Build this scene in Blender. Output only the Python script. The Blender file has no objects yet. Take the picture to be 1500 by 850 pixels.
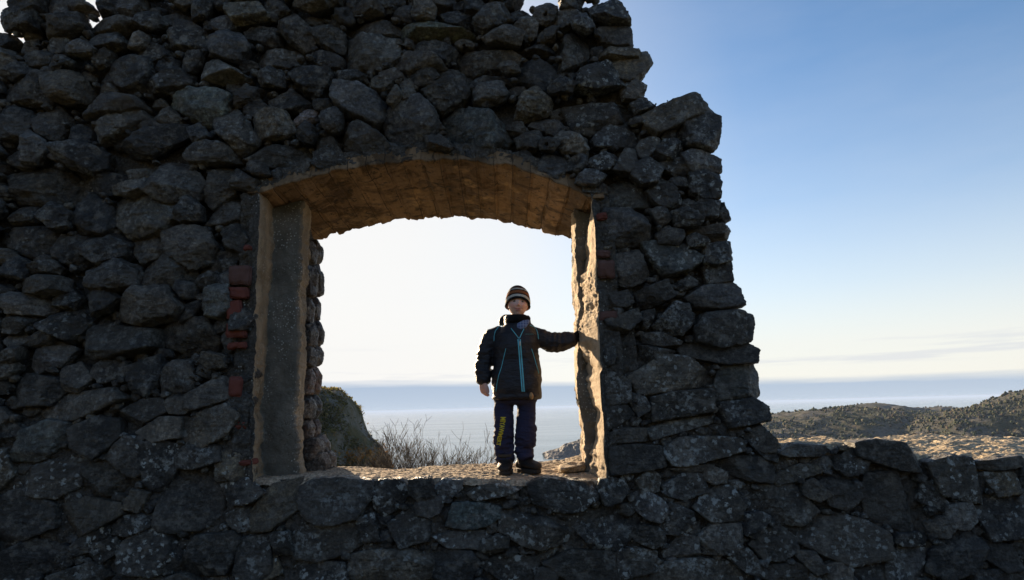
import bpy, bmesh, math, random
import numpy as np
from mathutils import Vector, Matrix
from mathutils.bvhtree import BVHTree

random.seed(7)
RNG = np.random.default_rng(11)
R = math.radians
scene = bpy.context.scene
COL = scene.collection

# ------------------------------------------------------------------ camera geometry
FPX, PITCH, ROLL = 950.0, R(10.3), R(1.5)
CAM = np.array([0.0, 0.0, 1.5])
ROT = Matrix.Rotation(R(90) + PITCH, 3, 'X') @ Matrix.Rotation(-ROLL, 3, 'Z')
ROTN = np.array(ROT)
F, BK = 3.95, 5.10            # front and back plane of the wall
SUN_AZ, SUN_EL = R(-28.0), R(14.5)


def ray(px, py):
    d = ROTN @ np.array([(px - 750.0) / FPX, -(py - 425.0) / FPX, -1.0])
    return d


def at(px, py, Y):
    """the world point seen at a photo pixel, on the upright plane at distance Y"""
    d = ray(px, py)
    return CAM + d * (Y / d[1])


def atz(px, py, z):
    d = ray(px, py)
    return CAM + d * ((z - CAM[2]) / d[2])


# ------------------------------------------------------------------ noise
def _h(ix, iy, iz, s):
    n = (ix.astype(np.uint32) * np.uint32(374761393) + iy.astype(np.uint32) * np.uint32(668265263)
         + iz.astype(np.uint32) * np.uint32(2246822519) + np.uint32(s * 3266489917 & 0xffffffff))
    n = (n ^ (n >> np.uint32(13))) * np.uint32(1274126177)
    n = n ^ (n >> np.uint32(16))
    return (n & np.uint32(0xffffff)).astype(np.float32) / 16777215.0


def vnoise(p, s=0):
    p = np.asarray(p, dtype=np.float32)
    i = np.floor(p).astype(np.int64)
    f = (p - i).astype(np.float32)
    f = f * f * (3 - 2 * f)
    x, y, z = i[:, 0], i[:, 1], i[:, 2]
    fx, fy, fz = f[:, 0], f[:, 1], f[:, 2]
    r = 0
    for a in (0, 1):
        wx = fx if a else 1 - fx
        for b in (0, 1):
            wy = fy if b else 1 - fy
            for c in (0, 1):
                wz = fz if c else 1 - fz
                r = r + wx * wy * wz * _h(x + a, y + b, z + c, s)
    return r * 2 - 1


def fbm(p, o=4, s=0, gain=.5, ridge=False):
    p = np.asarray(p, dtype=np.float32)
    a, t, r = 1.0, 0.0, 0
    for k in range(o):
        n = vnoise(p + 17.3 * k, s + k)
        if ridge:
            n = 1 - 2 * np.abs(n)
        r = r + a * n
        t += a
        a *= gain
        p = p * 2.03
    return r / t


def sstep(a, b, x):
    t = np.clip((x - a) / (b - a), 0, 1)
    return t * t * (3 - 2 * t)


# ------------------------------------------------------------------ meshes and objects
def mesh_np(name, V, faces, smooth=True, tint=None, mats=None, midx=None):
    V = np.asarray(V, dtype=np.float32)
    me = bpy.data.meshes.new(name)
    me.vertices.add(len(V))
    me.vertices.foreach_set('co', V.ravel())
    if not isinstance(faces, (list, tuple)):
        faces = [faces]
    faces = [np.asarray(f, dtype=np.int32) for f in faces if len(f)]
    nl = sum(f.size for f in faces)
    npoly = sum(len(f) for f in faces)
    me.loops.add(nl)
    me.polygons.add(npoly)
    me.loops.foreach_set('vertex_index', np.concatenate([f.ravel() for f in faces]))
    tot = np.concatenate([np.full(len(f), f.shape[1], np.int32) for f in faces])
    st = np.concatenate([[0], np.cumsum(tot)[:-1]]).astype(np.int32)
    me.polygons.foreach_set('loop_start', st)
    me.polygons.foreach_set('loop_total', tot)
    me.polygons.foreach_set('use_smooth', np.full(npoly, smooth, dtype=bool))
    if midx is not None:
        me.polygons.foreach_set('material_index', np.asarray(midx, dtype=np.int32))
    me.update(calc_edges=True)
    me.validate()
    if tint is not None:
        ca = me.color_attributes.new('tint', 'FLOAT_COLOR', 'POINT')
        T = np.asarray(tint, dtype=np.float32)
        if T.shape[1] == 3:
            T = np.concatenate([T, np.ones((len(T), 1), np.float32)], 1)
        ca.data.foreach_set('color', T.ravel())
    for m in (mats or []):
        me.materials.append(m)
    return me


def link(name, me, parent=None, **kw):
    o = bpy.data.objects.new(name, me)
    COL.objects.link(o)
    if parent is not None:
        o.parent = parent
        o.matrix_parent_inverse = Matrix.Translation(-Vector(parent.location))
    for k, v in kw.items():
        o[k] = v
    return o


def thing(name, loc, label, cat, group=None):
    o = bpy.data.objects.new(name, None)
    o.empty_display_size = .2
    COL.objects.link(o)
    o.location = loc
    o['label'] = label
    o['category'] = cat
    if group:
        o['group'] = group
    return o


def gridfaces(nu, nv, mask=None):
    a = np.arange(nu * nv).reshape(nu, nv)
    q = np.stack([a[:-1, :-1], a[1:, :-1], a[1:, 1:], a[:-1, 1:]], -1)
    if mask is not None:
        return q[mask]
    return q.reshape(-1, 4)


def compact(V, Fc, extra=()):
    used = np.unique(Fc)
    m = np.full(len(V), -1, np.int64)
    m[used] = np.arange(len(used))
    return V[used], m[Fc], [e[used] for e in extra]


class Batch:
    """collects pieces of one mesh"""
    def __init__(s):
        s.V, s.T, s.Q, s.C, s.n = [], [], [], [], 0

    def add(s, V, F_, col=None):
        V = np.asarray(V, np.float32)
        F_ = np.asarray(F_, np.int64)
        s.V.append(V)
        (s.T if F_.shape[1] == 3 else s.Q).append(F_ + s.n)
        s.C.append(np.tile(np.asarray(col if col is not None else (.5, .5, .5, 1), np.float32), (len(V), 1))
                   if col is None or np.ndim(col) == 1 else np.asarray(col, np.float32))
        s.n += len(V)

    def mesh(s, name, mats, smooth=True):
        V = np.concatenate(s.V)
        fs = [np.concatenate(x) for x in (s.T, s.Q) if x]
        return mesh_np(name, V, fs, smooth, np.concatenate(s.C), mats)


def ico(sub):
    bm = bmesh.new()
    bmesh.ops.create_icosphere(bm, subdivisions=sub, radius=1)
    V = np.array([v.co[:] for v in bm.verts])
    F_ = np.array([[v.index for v in f.verts] for f in bm.faces])
    bm.free()
    return V, F_


ICO = {k: ico(k) for k in (1, 2, 3, 4, 5, 6)}


# ------------------------------------------------------------------ materials
class NT:
    def __init__(s, name):
        s.m = bpy.data.materials.new(name)
        s.m.use_nodes = True
        s.t = s.m.node_tree
        s.t.nodes.clear()
        s.out = s.n('ShaderNodeOutputMaterial')
        s.b = s.n('ShaderNodeBsdfPrincipled')
        s.l(s.b.outputs[0], s.out.inputs[0])

    def n(s, t, **kw):
        x = s.t.nodes.new(t)
        for k, v in kw.items():
            setattr(x, k, v)
        return x

    def l(s, a, b):
        s.t.links.new(a, b)

    def inp(s, sock, v):
        if isinstance(v, bpy.types.NodeSocket):
            s.l(v, sock)
        else:
            sock.default_value = v if not (isinstance(v, tuple) and len(v) == 3 and sock.type == 'RGBA') else (*v, 1)

    def coord(s, scale=(1, 1, 1), rot=(0, 0, 0)):
        c = s.n('ShaderNodeNewGeometry').outputs['Position']
        if scale == (1, 1, 1) and rot == (0, 0, 0):
            return c
        m = s.n('ShaderNodeMapping')
        m.inputs['Scale'].default_value = scale
        m.inputs['Rotation'].default_value = rot
        s.l(c, m.inputs[0])
        return m.outputs[0]

    def noise(s, sc, detail=4, rough=.55, vec=None, out='Fac', dist=0):
        x = s.n('ShaderNodeTexNoise')
        x.inputs['Scale'].default_value = sc
        x.inputs['Detail'].default_value = detail
        x.inputs['Roughness'].default_value = rough
        x.inputs['Distortion'].default_value = dist
        s.l(vec if vec is not None else s.coord(), x.inputs['Vector'])
        return x.outputs[out]

    def voro(s, sc, vec=None, feature='F1', out='Distance', rand=1):
        x = s.n('ShaderNodeTexVoronoi', feature=feature)
        x.inputs['Scale'].default_value = sc
        x.inputs['Randomness'].default_value = rand
        s.l(vec if vec is not None else s.coord(), x.inputs['Vector'])
        return x.outputs[out]

    def ramp(s, fac, *stops):
        x = s.n('ShaderNodeValToRGB')
        e = x.color_ramp.elements
        while len(e) < len(stops):
            e.new(.5)
        for i, (p, c) in enumerate(stops):
            e[i].position = p
            e[i].color = (c, c, c, 1) if not isinstance(c, tuple) else (*c[:3], 1)
        s.inp(x.inputs[0], fac)
        return x.outputs[0]

    def mix(s, fac, a, b, mode='MIX'):
        x = s.n('ShaderNodeMix', data_type='RGBA', blend_type=mode)
        s.inp(x.inputs[0], fac)
        s.inp(x.inputs[6], a)
        s.inp(x.inputs[7], b)
        return x.outputs[2]

    def math(s, op, a, b=0.0, c=0.0, clamp=False):
        x = s.n('ShaderNodeMath', operation=op, use_clamp=clamp)
        s.inp(x.inputs[0], a)
        s.inp(x.inputs[1], b)
        s.inp(x.inputs[2], c)
        return x.outputs[0]

    def sep(s, v):
        x = s.n('ShaderNodeSeparateXYZ')
        s.l(v, x.inputs[0])
        return x.outputs

    def attr(s, name='tint', out='Color'):
        x = s.n('ShaderNodeAttribute', attribute_name=name)
        return x.outputs[out]

    def bump(s, h, strength=.5, dist=.01, prev=None):
        x = s.n('ShaderNodeBump')
        x.inputs['Strength'].default_value = strength
        x.inputs['Distance'].default_value = dist
        s.inp(x.inputs['Height'], h)
        if prev is not None:
            s.l(prev, x.inputs['Normal'])
        return x.outputs[0]

    def done(s, color=None, rough=.8, normal=None, spec=.5, **kw):
        if color is not None:
            s.inp(s.b.inputs['Base Color'], color)
        s.inp(s.b.inputs['Roughness'], rough)
        s.b.inputs['Specular IOR Level'].default_value = spec
        if normal is not None:
            s.l(normal, s.b.inputs['Normal'])
        for k, v in kw.items():
            s.inp(s.b.inputs[k.replace('_', ' ')], v)
        return s.m


def m_stone():
    n = NT('weathered dark stone')
    t = n.attr()
    lich = n.attr(out='Alpha')
    v = n.mix(n.ramp(n.noise(5, 6, .65), (.3, .55), (.7, 1.45)), (0, 0, 0), t, 'MIX')
    c = n.mix(1.0, t, n.ramp(n.noise(7, 7, .7), (.32, .3), (.5, .9), (.7, 2.2)), 'MULTIPLY')
    c = n.mix(1.0, c, n.ramp(n.noise(48, 6, .8), (.34, .3), (.5, .85), (.68, 2.3)), 'MULTIPLY')
    c = n.mix(n.ramp(n.noise(15, 6, .75), (.50, 0.0), (.62, .75)), c, (.27, .25, .21))
    c = n.mix(n.ramp(n.noise(3.1, 5, .6, dist=.6), (.5, 0.0), (.68, .6)), c, (.12, .10, .075))
    c = n.mix(n.ramp(n.noise(26, 4, .7), (.35, 0.0), (.75, .45)), c, (.03, .03, .03))
    # pale lichen: small crisp spots in patches
    wob = n.mix(.045, n.coord(), n.noise(45, 3, .7, out='Color'))
    spot = n.ramp(n.math('MULTIPLY', n.voro(25, wob), n.math('MULTIPLY_ADD', n.noise(17, 3, .6), 2.6, -.2)), (.24, 1.0), (.30, 0.0))
    spot2 = n.ramp(n.math('MULTIPLY', n.voro(13, n.mix(.10, n.coord(), n.noise(30, 4, .75, out='Color'))), n.math('MULTIPLY_ADD', n.noise(9, 2, .6), 2.4, -.1)), (.19, 1.0), (.25, 0.0))
    patch = n.ramp(n.noise(4.2, 4, .6), (.43, 0.0), (.50, 1.0))
    patch2 = n.ramp(n.noise(5.3, 3, .6), (.52, 0.0), (.60, 1.0))
    crust = n.ramp(n.noise(38, 5, .75), (.50, 0.0), (.56, 1.0))
    s1 = n.math('MULTIPLY', spot, patch)
    s2 = n.math('MULTIPLY', n.math('MULTIPLY', crust, patch2), .75)
    s3 = n.math('MULTIPLY', spot2, n.ramp(n.noise(2.3, 2), (.50, 0.0), (.55, .95)))
    L = n.math('MULTIPLY', n.math('MAXIMUM', n.math('MAXIMUM', s1, s2), s3), lich, clamp=True)
    c = n.mix(L, c, n.mix(n.noise(9, 2), (.72, .76, .73), (.48, .51, .48)))
    bz = n.bump(n.noise(16, 8, .74), 1.0, .055)
    bz = n.bump(n.noise(85, 5, .75), .9, .012, bz)
    bz = n.bump(n.noise(7, 4, .6, vec=n.coord((1, 1, 4), (0, .35, 0))), .35, .03, bz)
    return n.done(c, n.ramp(n.noise(11, 4), (.3, .32), (.7, .72)), bz, .6)


def m_mortar(base=(.115, .108, .096), name='gravelly lime mortar', lich=1.0, warm=(.10, .088, .07)):
    n = NT(name)
    c = n.mix(n.ramp(n.noise(6, 6, .65), (.3, 0.0), (.7, 1.0)), tuple(x * .45 for x in base), base)
    c = n.mix(n.ramp(n.noise(2.2, 4, .6), (.45, 0.0), (.7, .6)), c, warm)
    peb = n.voro(85, n.mix(.02, n.coord(), n.noise(60, 3, .7, out='Color')), 'F1', 'Color')
    pv = n.ramp(peb, (.2, .45), (.8, 1.55))
    c = n.mix(.5, c, pv, 'MULTIPLY')
    c = n.mix(1.0, c, n.ramp(n.noise(60, 5, .8), (.3, .45), (.7, 1.55)), 'MULTIPLY')
    spot = n.ramp(n.voro(42), (.15, 1.0), (.26, 0.0))
    L = n.math('MULTIPLY', spot, n.ramp(n.noise(5, 4, .6), (.5, 0.0), (.62, lich)))
    c = n.mix(L, c, (.45, .45, .41))
    h = n.ramp(n.voro(70, n.mix(.03, n.coord(), n.noise(50, 3, .7, out='Color'))), (0, 1.0), (.6, 0.0))
    bz = n.bump(h, .45, .010)
    bz = n.bump(n.noise(22, 8, .7), .8, .03, bz)
    bz = n.bump(n.noise(140, 4, .7), .5, .006, bz)
    return n.done(c, .92, bz, .25)


def m_soffit():
    n = NT('board-marked stained concrete')
    P = n.coord()
    s = n.sep(P)
    dist = n.math('MULTIPLY', n.noise(3, 3), .03)
    sx = n.math('ADD', n.math('ADD', s[0], n.math('MULTIPLY', s[1], .02)), dist)
    cell = n.math('FLOOR', n.math('DIVIDE', sx, .118))
    wn = n.n('ShaderNodeTexWhiteNoise', noise_dimensions='1D')
    n.l(cell, wn.inputs['W'])
    fr = n.math('FRACT', n.math('DIVIDE', sx, .118))
    groove = n.ramp(n.math('ABSOLUTE', n.math('SUBTRACT', fr, .5)), (.465, 0.0), (.49, 1.0))
    grain = n.noise(6, 6, .65, vec=n.coord((9, .9, 2)))
    c = n.mix(grain, (.14, .088, .048), (.36, .24, .135))
    c = n.mix(1.0, c, n.ramp(wn.outputs[0], (0, .62), (1, 1.15)), 'MULTIPLY')
    c = n.mix(n.ramp(n.noise(3.6, 5, .65, dist=1.2), (.48, 0.0), (.6, .85)), c, (.07, .042, .02))
    c = n.mix(n.ramp(n.noise(8.5, 5, .7, dist=1.6), (.56, 0.0), (.64, .9)), c, (.03, .024, .018))
    c = n.mix(n.ramp(n.noise(5.4, 4, .6), (.58, 0.0), (.7, .6)), c, (.50, .34, .17))
    c = n.mix(n.math('MULTIPLY', groove, n.ramp(n.noise(4, 2), (.4, .25), (.6, .95))), c, (.03, .02, .012))
    bz = n.bump(n.math('SUBTRACT', grain, groove), .5, .015)
    bz = n.bump(n.noise(30, 6, .7), .5, .012, bz)
    return n.done(c, .85, bz, .25)


def m_plaster(name, base, dark, lich):
    n = NT(name)
    c = n.mix(n.ramp(n.noise(7, 7, .68), (.3, 0.0), (.68, 1.0)), dark, base)
    c = n.mix(n.ramp(n.noise(2.6, 3, .6, vec=n.coord((1, 1, .35))), (.5, 0.0), (.66, .75)), c, tuple(x * .42 for x in base))
    spot = n.ramp(n.voro(55), (.18, 1.0), (.3, 0.0))
    L = n.math('MULTIPLY', spot, n.ramp(n.noise(6, 4, .65), (.42, 0.0), (.58, lich)))
    c = n.mix(L, c, (.55, .55, .5))
    crack = n.ramp(n.voro(7, n.mix(.2, n.coord((1, 1, .5)), n.noise(9, 3, out='Color')), 'DISTANCE_TO_EDGE'), (.0, 1.0), (.02, 0.0))
    crack = n.math('MULTIPLY', crack, n.ramp(n.noise(3.3, 3), (.55, 0.0), (.68, .8)))
    c = n.mix(crack, c, (.04, .033, .025))
    bz = n.bump(n.noise(26, 8, .7), .8, .03)
    bz = n.bump(n.noise(120, 4, .7), .5, .008, bz)
    bz = n.bump(n.math('SUBTRACT', 1.0, crack), .5, .01, bz)
    return n.done(c, .9, bz, .25)


def m_simple(name, col, rough=.8, var=.25, sc=40, bump=.3, bd=.004, spec=.3, **kw):
    n = NT(name)
    c = n.mix(n.noise(sc, 4, .6), tuple(x * (1 - var) for x in col), tuple(min(1, x * (1 + var)) for x in col))
    return n.done(c, rough, n.bump(n.noise(sc * 2.5, 4, .6), bump, bd), spec, **kw)


def m_tint(name, rough=.85, var=.3, sc=3.0, bump=.0, bd=.1, trans=0, spec=.2):
    n = NT(name)
    c = n.mix(1.0, n.attr(), n.ramp(n.noise(sc, 4, .6), (.3, 1 - var), (.7, 1 + var)), 'MULTIPLY')
    nm = n.bump(n.noise(sc * 3, 5, .65), bump, bd) if bump else None
    return n.done(c, rough, nm, spec)


STONE = m_stone()
MORTAR = m_mortar()
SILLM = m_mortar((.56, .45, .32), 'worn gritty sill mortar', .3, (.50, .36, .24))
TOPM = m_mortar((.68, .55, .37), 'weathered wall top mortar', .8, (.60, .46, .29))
SOFFIT = m_soffit()
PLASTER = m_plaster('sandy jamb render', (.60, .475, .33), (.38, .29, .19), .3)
PLASTER_SHADE = m_plaster('shaded jamb render', (.46, .37, .255), (.20, .165, .11), .5)  # same render as the right jamb, its shade put into a darker colour
CONCRETE = m_plaster('lichen-flecked grey concrete', (.28, .26, .215), (.12, .11, .088), 1.0)
BRICK = m_simple('old red brick', (.16, .05, .037), .85, .4, 18, .5, .01)
BRICKB = m_simple('weathered brown brick', (.12, .062, .05), .85, .4, 18, .5, .01)

# ------------------------------------------------------------------ stones traced on the wall face
CROPS = {'L': (0, 0, 2), 'A': (0, 0, 5), 'M': (0, 340, 5), 'K': (0, 400, 1.888), 'P': (300, 680, 5), 'Q': (600, 680, 5),
         'R': (860, 640, 4.047), 'S': (1100, 630, 3.865), 'T': (1300, 630, 3.865), 'B': (300, 0, 5), 'C': (600, 0, 5),
         'D': (830, 0, 5), 'E': (840, 150, 5), 'G': (300, 130, 5), 'H': (860, 320, 5), 'I': (860, 480, 5), 'J': (600, 130, 5), 'X': (0, 0, 1)}
TRACE = {
 'X': '14 8 45 -14 66 -8 62 14 36 22|64 -10 84 -22 103 -16 104 10 74 16|130 -14 150 -24 172 -18 168 10 136 8|30 10 60 8 80 16 60 24 36 22|70 -8 104 -12 104 14 96 30 74 26|18 24 40 20 44 44 22 46|100 4 130 5 140 14 105 16',
 'L': """5 35 60 25 110 35 95 75 10 82|120 75 160 55 230 40 240 75 190 95 130 100|40 100 80 92 90 135 40 138|245 110 330 85 365 120 340 135 265 140
240 60 300 45 390 50 420 80 300 90 245 85|465 30 540 15 545 45 500 60 470 55|485 110 510 60 555 55 600 85 620 130 560 130 500 135|655 20 700 0 750 5 790 50 740 55 690 70
705 75 740 60 800 65 805 110 770 120 715 105|805 60 840 15 880 50 915 90 910 120 880 130 830 95|910 65 960 65 1000 90 1000 140 960 135 920 105|615 130 650 95 700 95 725 140 690 175 630 160
720 150 780 125 865 128 870 160 830 185 760 185|885 150 910 135 995 160 990 190 950 185|555 185 620 175 660 180 720 215 700 230 580 232|320 180 360 165 430 170 440 215 390 265 330 240
405 270 490 190 550 210 550 240 480 262|480 290 525 248 590 252 665 275 650 315 610 362 540 325|755 205 790 195 830 215 825 245 760 245|840 195 880 185 960 195 975 240 945 290 870 245
660 285 740 250 760 255 730 290 690 305|630 340 670 305 700 330 750 405 700 445 640 390|700 300 740 270 770 300 750 340 710 325|740 345 760 320 830 330 855 370 830 390 755 400
775 280 840 245 900 290 870 310 780 310|850 345 890 310 940 325 935 340 860 360|870 390 890 355 930 385 910 415 880 410|940 345 960 325 1000 320 1000 375 960 385
0 250 80 205 140 215 150 260 130 290 0 285|135 225 210 210 260 250 250 290 160 290 130 265|215 340 300 270 390 280 430 330 350 330 250 350|270 365 330 315 400 310 425 345 370 370 280 412
435 320 480 300 520 340 490 360 440 345|170 380 210 350 240 370 250 410 190 420|60 440 75 380 110 400 130 430 100 470 60 470|0 310 60 310 80 350 65 395 0 400
85 340 150 300 180 340 140 400 95 380|165 425 230 415 300 440 290 480 250 500 180 475|300 455 400 390 520 360 545 385 535 450 430 450 360 490 310 490|545 450 590 410 650 420 700 455 690 470 560 475
555 380 590 370 620 400 570 420|0 500 60 480 150 480 200 520 210 570 130 588 20 580|230 515 290 490 360 500 330 540 290 560 240 545|320 545 420 520 430 555 380 572 325 565
420 535 470 490 550 490 585 530 570 580 480 588 440 570|425 475 470 460 540 465 540 490 440 495|590 530 630 480 690 500 680 560 620 600 590 570|665 520 700 500 750 530 740 560 680 545
300 620 340 575 430 570 500 590 510 640 470 680 380 695 330 650|195 620 240 555 300 590 320 650 290 680 210 670|105 625 150 595 200 620 190 660 150 670|510 640 550 580 590 610 590 645 540 650
590 655 640 590 700 575 740 610 745 640 660 655|0 650 90 640 135 670 130 730 60 745 0 720|0 600 60 590 100 620 70 640 0 645|135 720 160 680 230 690 245 760 200 775 140 750
225 700 320 680 370 710 360 750 280 770 230 740|370 700 430 685 470 700 465 740 400 770 380 740|470 690 520 665 590 670 620 720 600 760 550 780 490 740|605 770 630 730 690 740 670 790 625 800
640 670 690 655 720 700 710 740 660 720|400 810 430 770 470 740 540 780 560 820 480 840 410 840|240 800 340 760 390 790 390 840 260 850|60 820 130 805 190 815 190 850 130 865 70 855""",
 'M': """940 60 1040 20 1190 40 1200 130 1010 200 960 170|1180 60 1280 20 1500 40 1600 120 1560 200 1430 240 1300 190 1200 130|1010 260 1080 190 1200 180 1350 250 1390 310 1350 370 1200 370 1040 340
640 280 850 230 980 240 1000 340 950 410 750 420 640 400|180 230 350 200 410 250 370 290 200 290|10 310 60 190 180 200 150 340 60 330|10 500 60 440 330 470 360 560 290 600 40 590
270 650 600 500 640 590 560 730 470 790 290 710|0 670 90 620 280 620 170 700 120 750 0 740|640 470 730 420 870 480 780 560 670 610""",
 'K': """545 80 575 35 630 35 635 95 600 120 555 110|330 95 370 45 450 40 490 95 460 125 380 137 325 125|190 215 240 145 300 140 420 155 415 200 330 225 200 250|425 160 480 125 560 125 585 180 560 215 490 220 440 200
65 250 80 210 130 190 185 210 150 255 80 275|240 270 270 240 330 245 330 285 270 305|340 265 430 230 440 270 400 340 360 320|440 280 470 245 515 245 525 320 480 335 440 330
25 320 70 280 140 290 165 320 120 365 50 370|155 265 200 250 240 290 200 330 160 320|95 385 150 340 300 320 330 350 200 405 110 405|320 390 390 350 440 350 450 385 340 440 325 430
200 430 270 400 320 410 325 450 260 510 210 480|520 335 600 290 640 300 635 345 540 375 515 370|375 440 440 400 500 400 495 455 420 465|500 430 540 395 620 365 660 400 620 450 560 478 510 465
25 520 60 440 120 410 185 420 180 460 110 515|290 510 340 455 380 460 400 540 370 565|380 470 440 470 500 480 490 530 440 605 400 580|485 510 520 470 600 480 610 520 540 540 490 540
210 590 240 530 300 520 375 565 340 610 230 620|60 560 120 500 220 480 235 520 210 590 150 620 70 610|430 690 440 620 500 560 570 555 605 600 600 670 540 710 450 715|605 590 680 570 725 610 690 635 640 640
0 620 60 600 140 640 145 700 60 735 0 740|150 650 230 625 330 640 335 670 220 730 155 715|340 650 365 600 410 610 380 660|330 760 400 700 500 740 505 800 420 835 335 830
505 790 540 730 640 720 660 740 620 830 510 835|240 760 320 730 325 770 270 805|660 740 740 730 750 800 740 850 650 850|0 780 80 740 150 760 140 820 60 850 0 850|130 840 250 800 300 840 200 880|600 165 640 150 690 165 680 200 610 215""",
 'P': """680 270 700 190 790 140 1000 130 1190 150 1200 240 1090 400 950 440 790 430 710 360|1220 220 1290 160 1420 160 1490 240 1420 320 1310 380 1240 320|620 560 680 480 800 450 1080 430 1120 590 1050 640 830 710 660 690|1110 410 1230 370 1270 560 1130 580
1340 450 1500 320 1640 400 1620 560 1430 610|480 510 610 500 640 660 520 660|340 350 480 240 680 190 660 340 490 470 360 490|150 370 250 310 340 350 350 480 240 500 170 440
1050 780 1090 670 1240 640 1500 640 1650 700 1650 850 1060 850|260 640 330 540 450 560 500 680 530 800 400 860 240 850|560 800 700 720 1000 720 1030 850 570 900""",
 'Q': """280 450 330 290 540 290 660 330 650 400 540 460 440 480|430 220 530 150 660 130 820 110 830 170 740 220 500 265|190 180 250 130 380 140 380 190 240 290|880 200 1000 160 1330 190 1370 260 1240 350 1100 350 920 290
670 500 690 360 800 310 900 360 1180 440 1130 570 980 620 820 580|170 540 300 500 560 500 580 560 500 620 270 610|1190 440 1300 350 1480 330 1640 480 1690 620 1500 640 1350 620|1000 730 1200 640 1500 660 1760 740 1760 830 1600 900 1250 900
520 740 650 680 960 690 920 850 850 900 600 850|80 690 160 620 430 640 500 730 430 850 100 850|0 150 150 140 180 230 60 260 0 220""",
 'R': """110 200 130 70 250 50 430 60 455 140 450 180 300 210 130 230|450 80 560 10 680 20 750 130 600 170 520 170|670 0 900 10 930 80 760 130|800 160 900 110 1060 130 1110 190 1090 270 960 260 860 220
300 260 380 200 440 240 430 320 340 340|460 290 580 220 680 220 720 330 590 370 480 350|640 420 730 320 860 300 930 420 890 490 740 500|400 480 500 400 620 450 640 510 530 580 430 570
190 680 300 670 410 690 410 800 200 840|460 690 560 580 650 600 660 700 480 720|660 600 760 520 900 520 910 640 850 690 700 690|960 30 1020 0 1100 50 1140 90 1140 150 1060 130
390 850 480 750 650 725 850 750 980 840 900 950 450 950|840 720 960 670 1060 780 1080 850 950 810|490 190 600 170 760 160 730 210 560 215""",
 'S': """130 265 280 200 410 210 410 240 170 320|395 310 470 260 580 280 630 380 540 450 450 420|0 470 60 320 240 310 390 470 300 540 170 530|100 560 200 540 260 580 270 680 190 740 100 740 10 650
270 560 480 480 640 520 770 590 780 720 560 760 450 720 300 640|640 340 680 260 900 250 980 340 1010 560 900 580 680 500|600 80 700 60 860 80 1000 170 990 240 860 230 760 200 620 150|420 770 500 750 580 790 560 850 400 850
160 130 250 80 420 90 460 120 400 150 220 150|110 780 260 760 360 800 340 880 120 880|600 800 760 770 800 900 620 900""",
 'T': """250 190 400 160 520 180 570 330 560 410 420 390 320 360|560 250 740 240 770 360 620 380 590 300|340 430 480 420 500 520 450 560 350 550|530 440 600 390 770 390 790 600 600 620 550 520
270 680 380 590 500 580 550 680 520 780 380 850 240 800|570 640 700 660 760 780 660 800 570 730|540 180 650 160 770 150 800 210 640 230 560 225|0 740 100 650 220 680 200 850 0 850|500 800 650 790 770 830 770 900 500 900""",
 'B': """1010 400 1040 260 1110 240 1370 250 1420 370 1330 450 1170 475 1010 470|1050 160 1180 110 1300 90 1400 140 1440 190 1340 210 1060 210|940 640 960 590 1100 600 1280 680 1290 830 1220 890 1060 830 950 760|910 550 940 510 1100 500 1160 530 1110 570 980 600
1160 590 1250 530 1350 530 1370 600 1300 650|1380 470 1480 360 1600 380 1760 470 1640 500 1500 500|1060 20 1180 0 1280 10 1290 70 1170 90 1080 70|950 40 1030 20 1080 120 1040 150 950 110
1320 730 1400 620 1440 700 1380 770|1420 600 1500 550 1540 680 1440 720|620 20 700 0 900 0 890 50 780 70|1360 30 1500 0 1500 120 1400 100|1300 860 1400 710 1560 690 1660 780 1690 880 1620 1000 1500 1020 1350 980""",
 'C': """-60 160 0 135 180 130 330 160 480 200 440 235 230 235 -50 230|20 80 40 20 140 0 190 70 170 125 40 125|470 120 560 20 700 0 740 90 680 150 540 200 480 170|530 250 600 210 720 190 830 230 800 310 580 300
40 290 80 260 180 260 350 340 350 390 240 420 70 350|360 370 440 310 700 310 860 370 760 410 500 480 390 450|840 310 1000 270 1060 310 1040 350 860 340|740 180 870 50 930 130 930 210 850 250
790 530 850 420 950 400 1060 450 1090 560 1000 640 930 600|430 550 520 500 680 500 740 560 650 570 480 600|470 660 520 610 660 580 710 650 690 700 550 750 480 730|700 740 830 640 860 550 950 640 1040 680 1020 790 900 830 770 850 700 810
100 630 240 520 370 470 430 650 390 720 240 790 180 750|1100 450 1130 250 1200 200 1310 290 1310 400 1190 460 1120 500|1190 130 1280 110 1350 200 1290 240 1200 190|200 60 330 40 440 60 440 150 250 140""",
 'D': """330 330 600 340 640 400 580 500 480 570 350 520|240 380 350 320 500 330 620 400 540 430 420 410 300 420|30 690 130 500 300 430 440 420 440 600 370 680 200 650|0 740 200 720 420 720 490 800 420 860 200 940 60 930
480 730 580 690 660 760 520 800|580 800 800 720 880 690 960 690 1060 820 850 910 680 960 600 900|400 540 520 560 590 600 560 690 430 690|180 0 380 0 430 60 470 150 300 130 200 90|210 160 380 160 470 170 495 300 380 310 270 260""",
 'E': """790 210 860 100 1000 80 1070 120 1060 260 1030 340 930 310 800 280|150 240 290 110 380 120 460 200 490 300 380 300 250 310 170 310|600 360 660 290 740 280 790 340 730 410 640 410|640 430 770 400 840 450 860 490 780 540 690 490
800 380 900 330 1090 390 1090 480 900 490 830 450|870 500 1000 480 1080 500 1080 680 960 690 880 640|420 480 540 400 650 480 600 590 500 600 420 540|550 640 640 540 760 610 800 700 750 780 640 740
90 740 170 620 370 560 500 620 570 740 400 760 150 790|1080 720 1130 710 1180 820 1130 850 1060 800|850 780 950 700 1080 710 1060 830 900 840|0 220 100 230 110 360 30 380 0 330|100 430 230 360 320 400 300 490 150 500
240 790 500 780 540 850 550 1000 480 1030 270 1030 200 900|570 780 680 750 720 850 640 900""",
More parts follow.
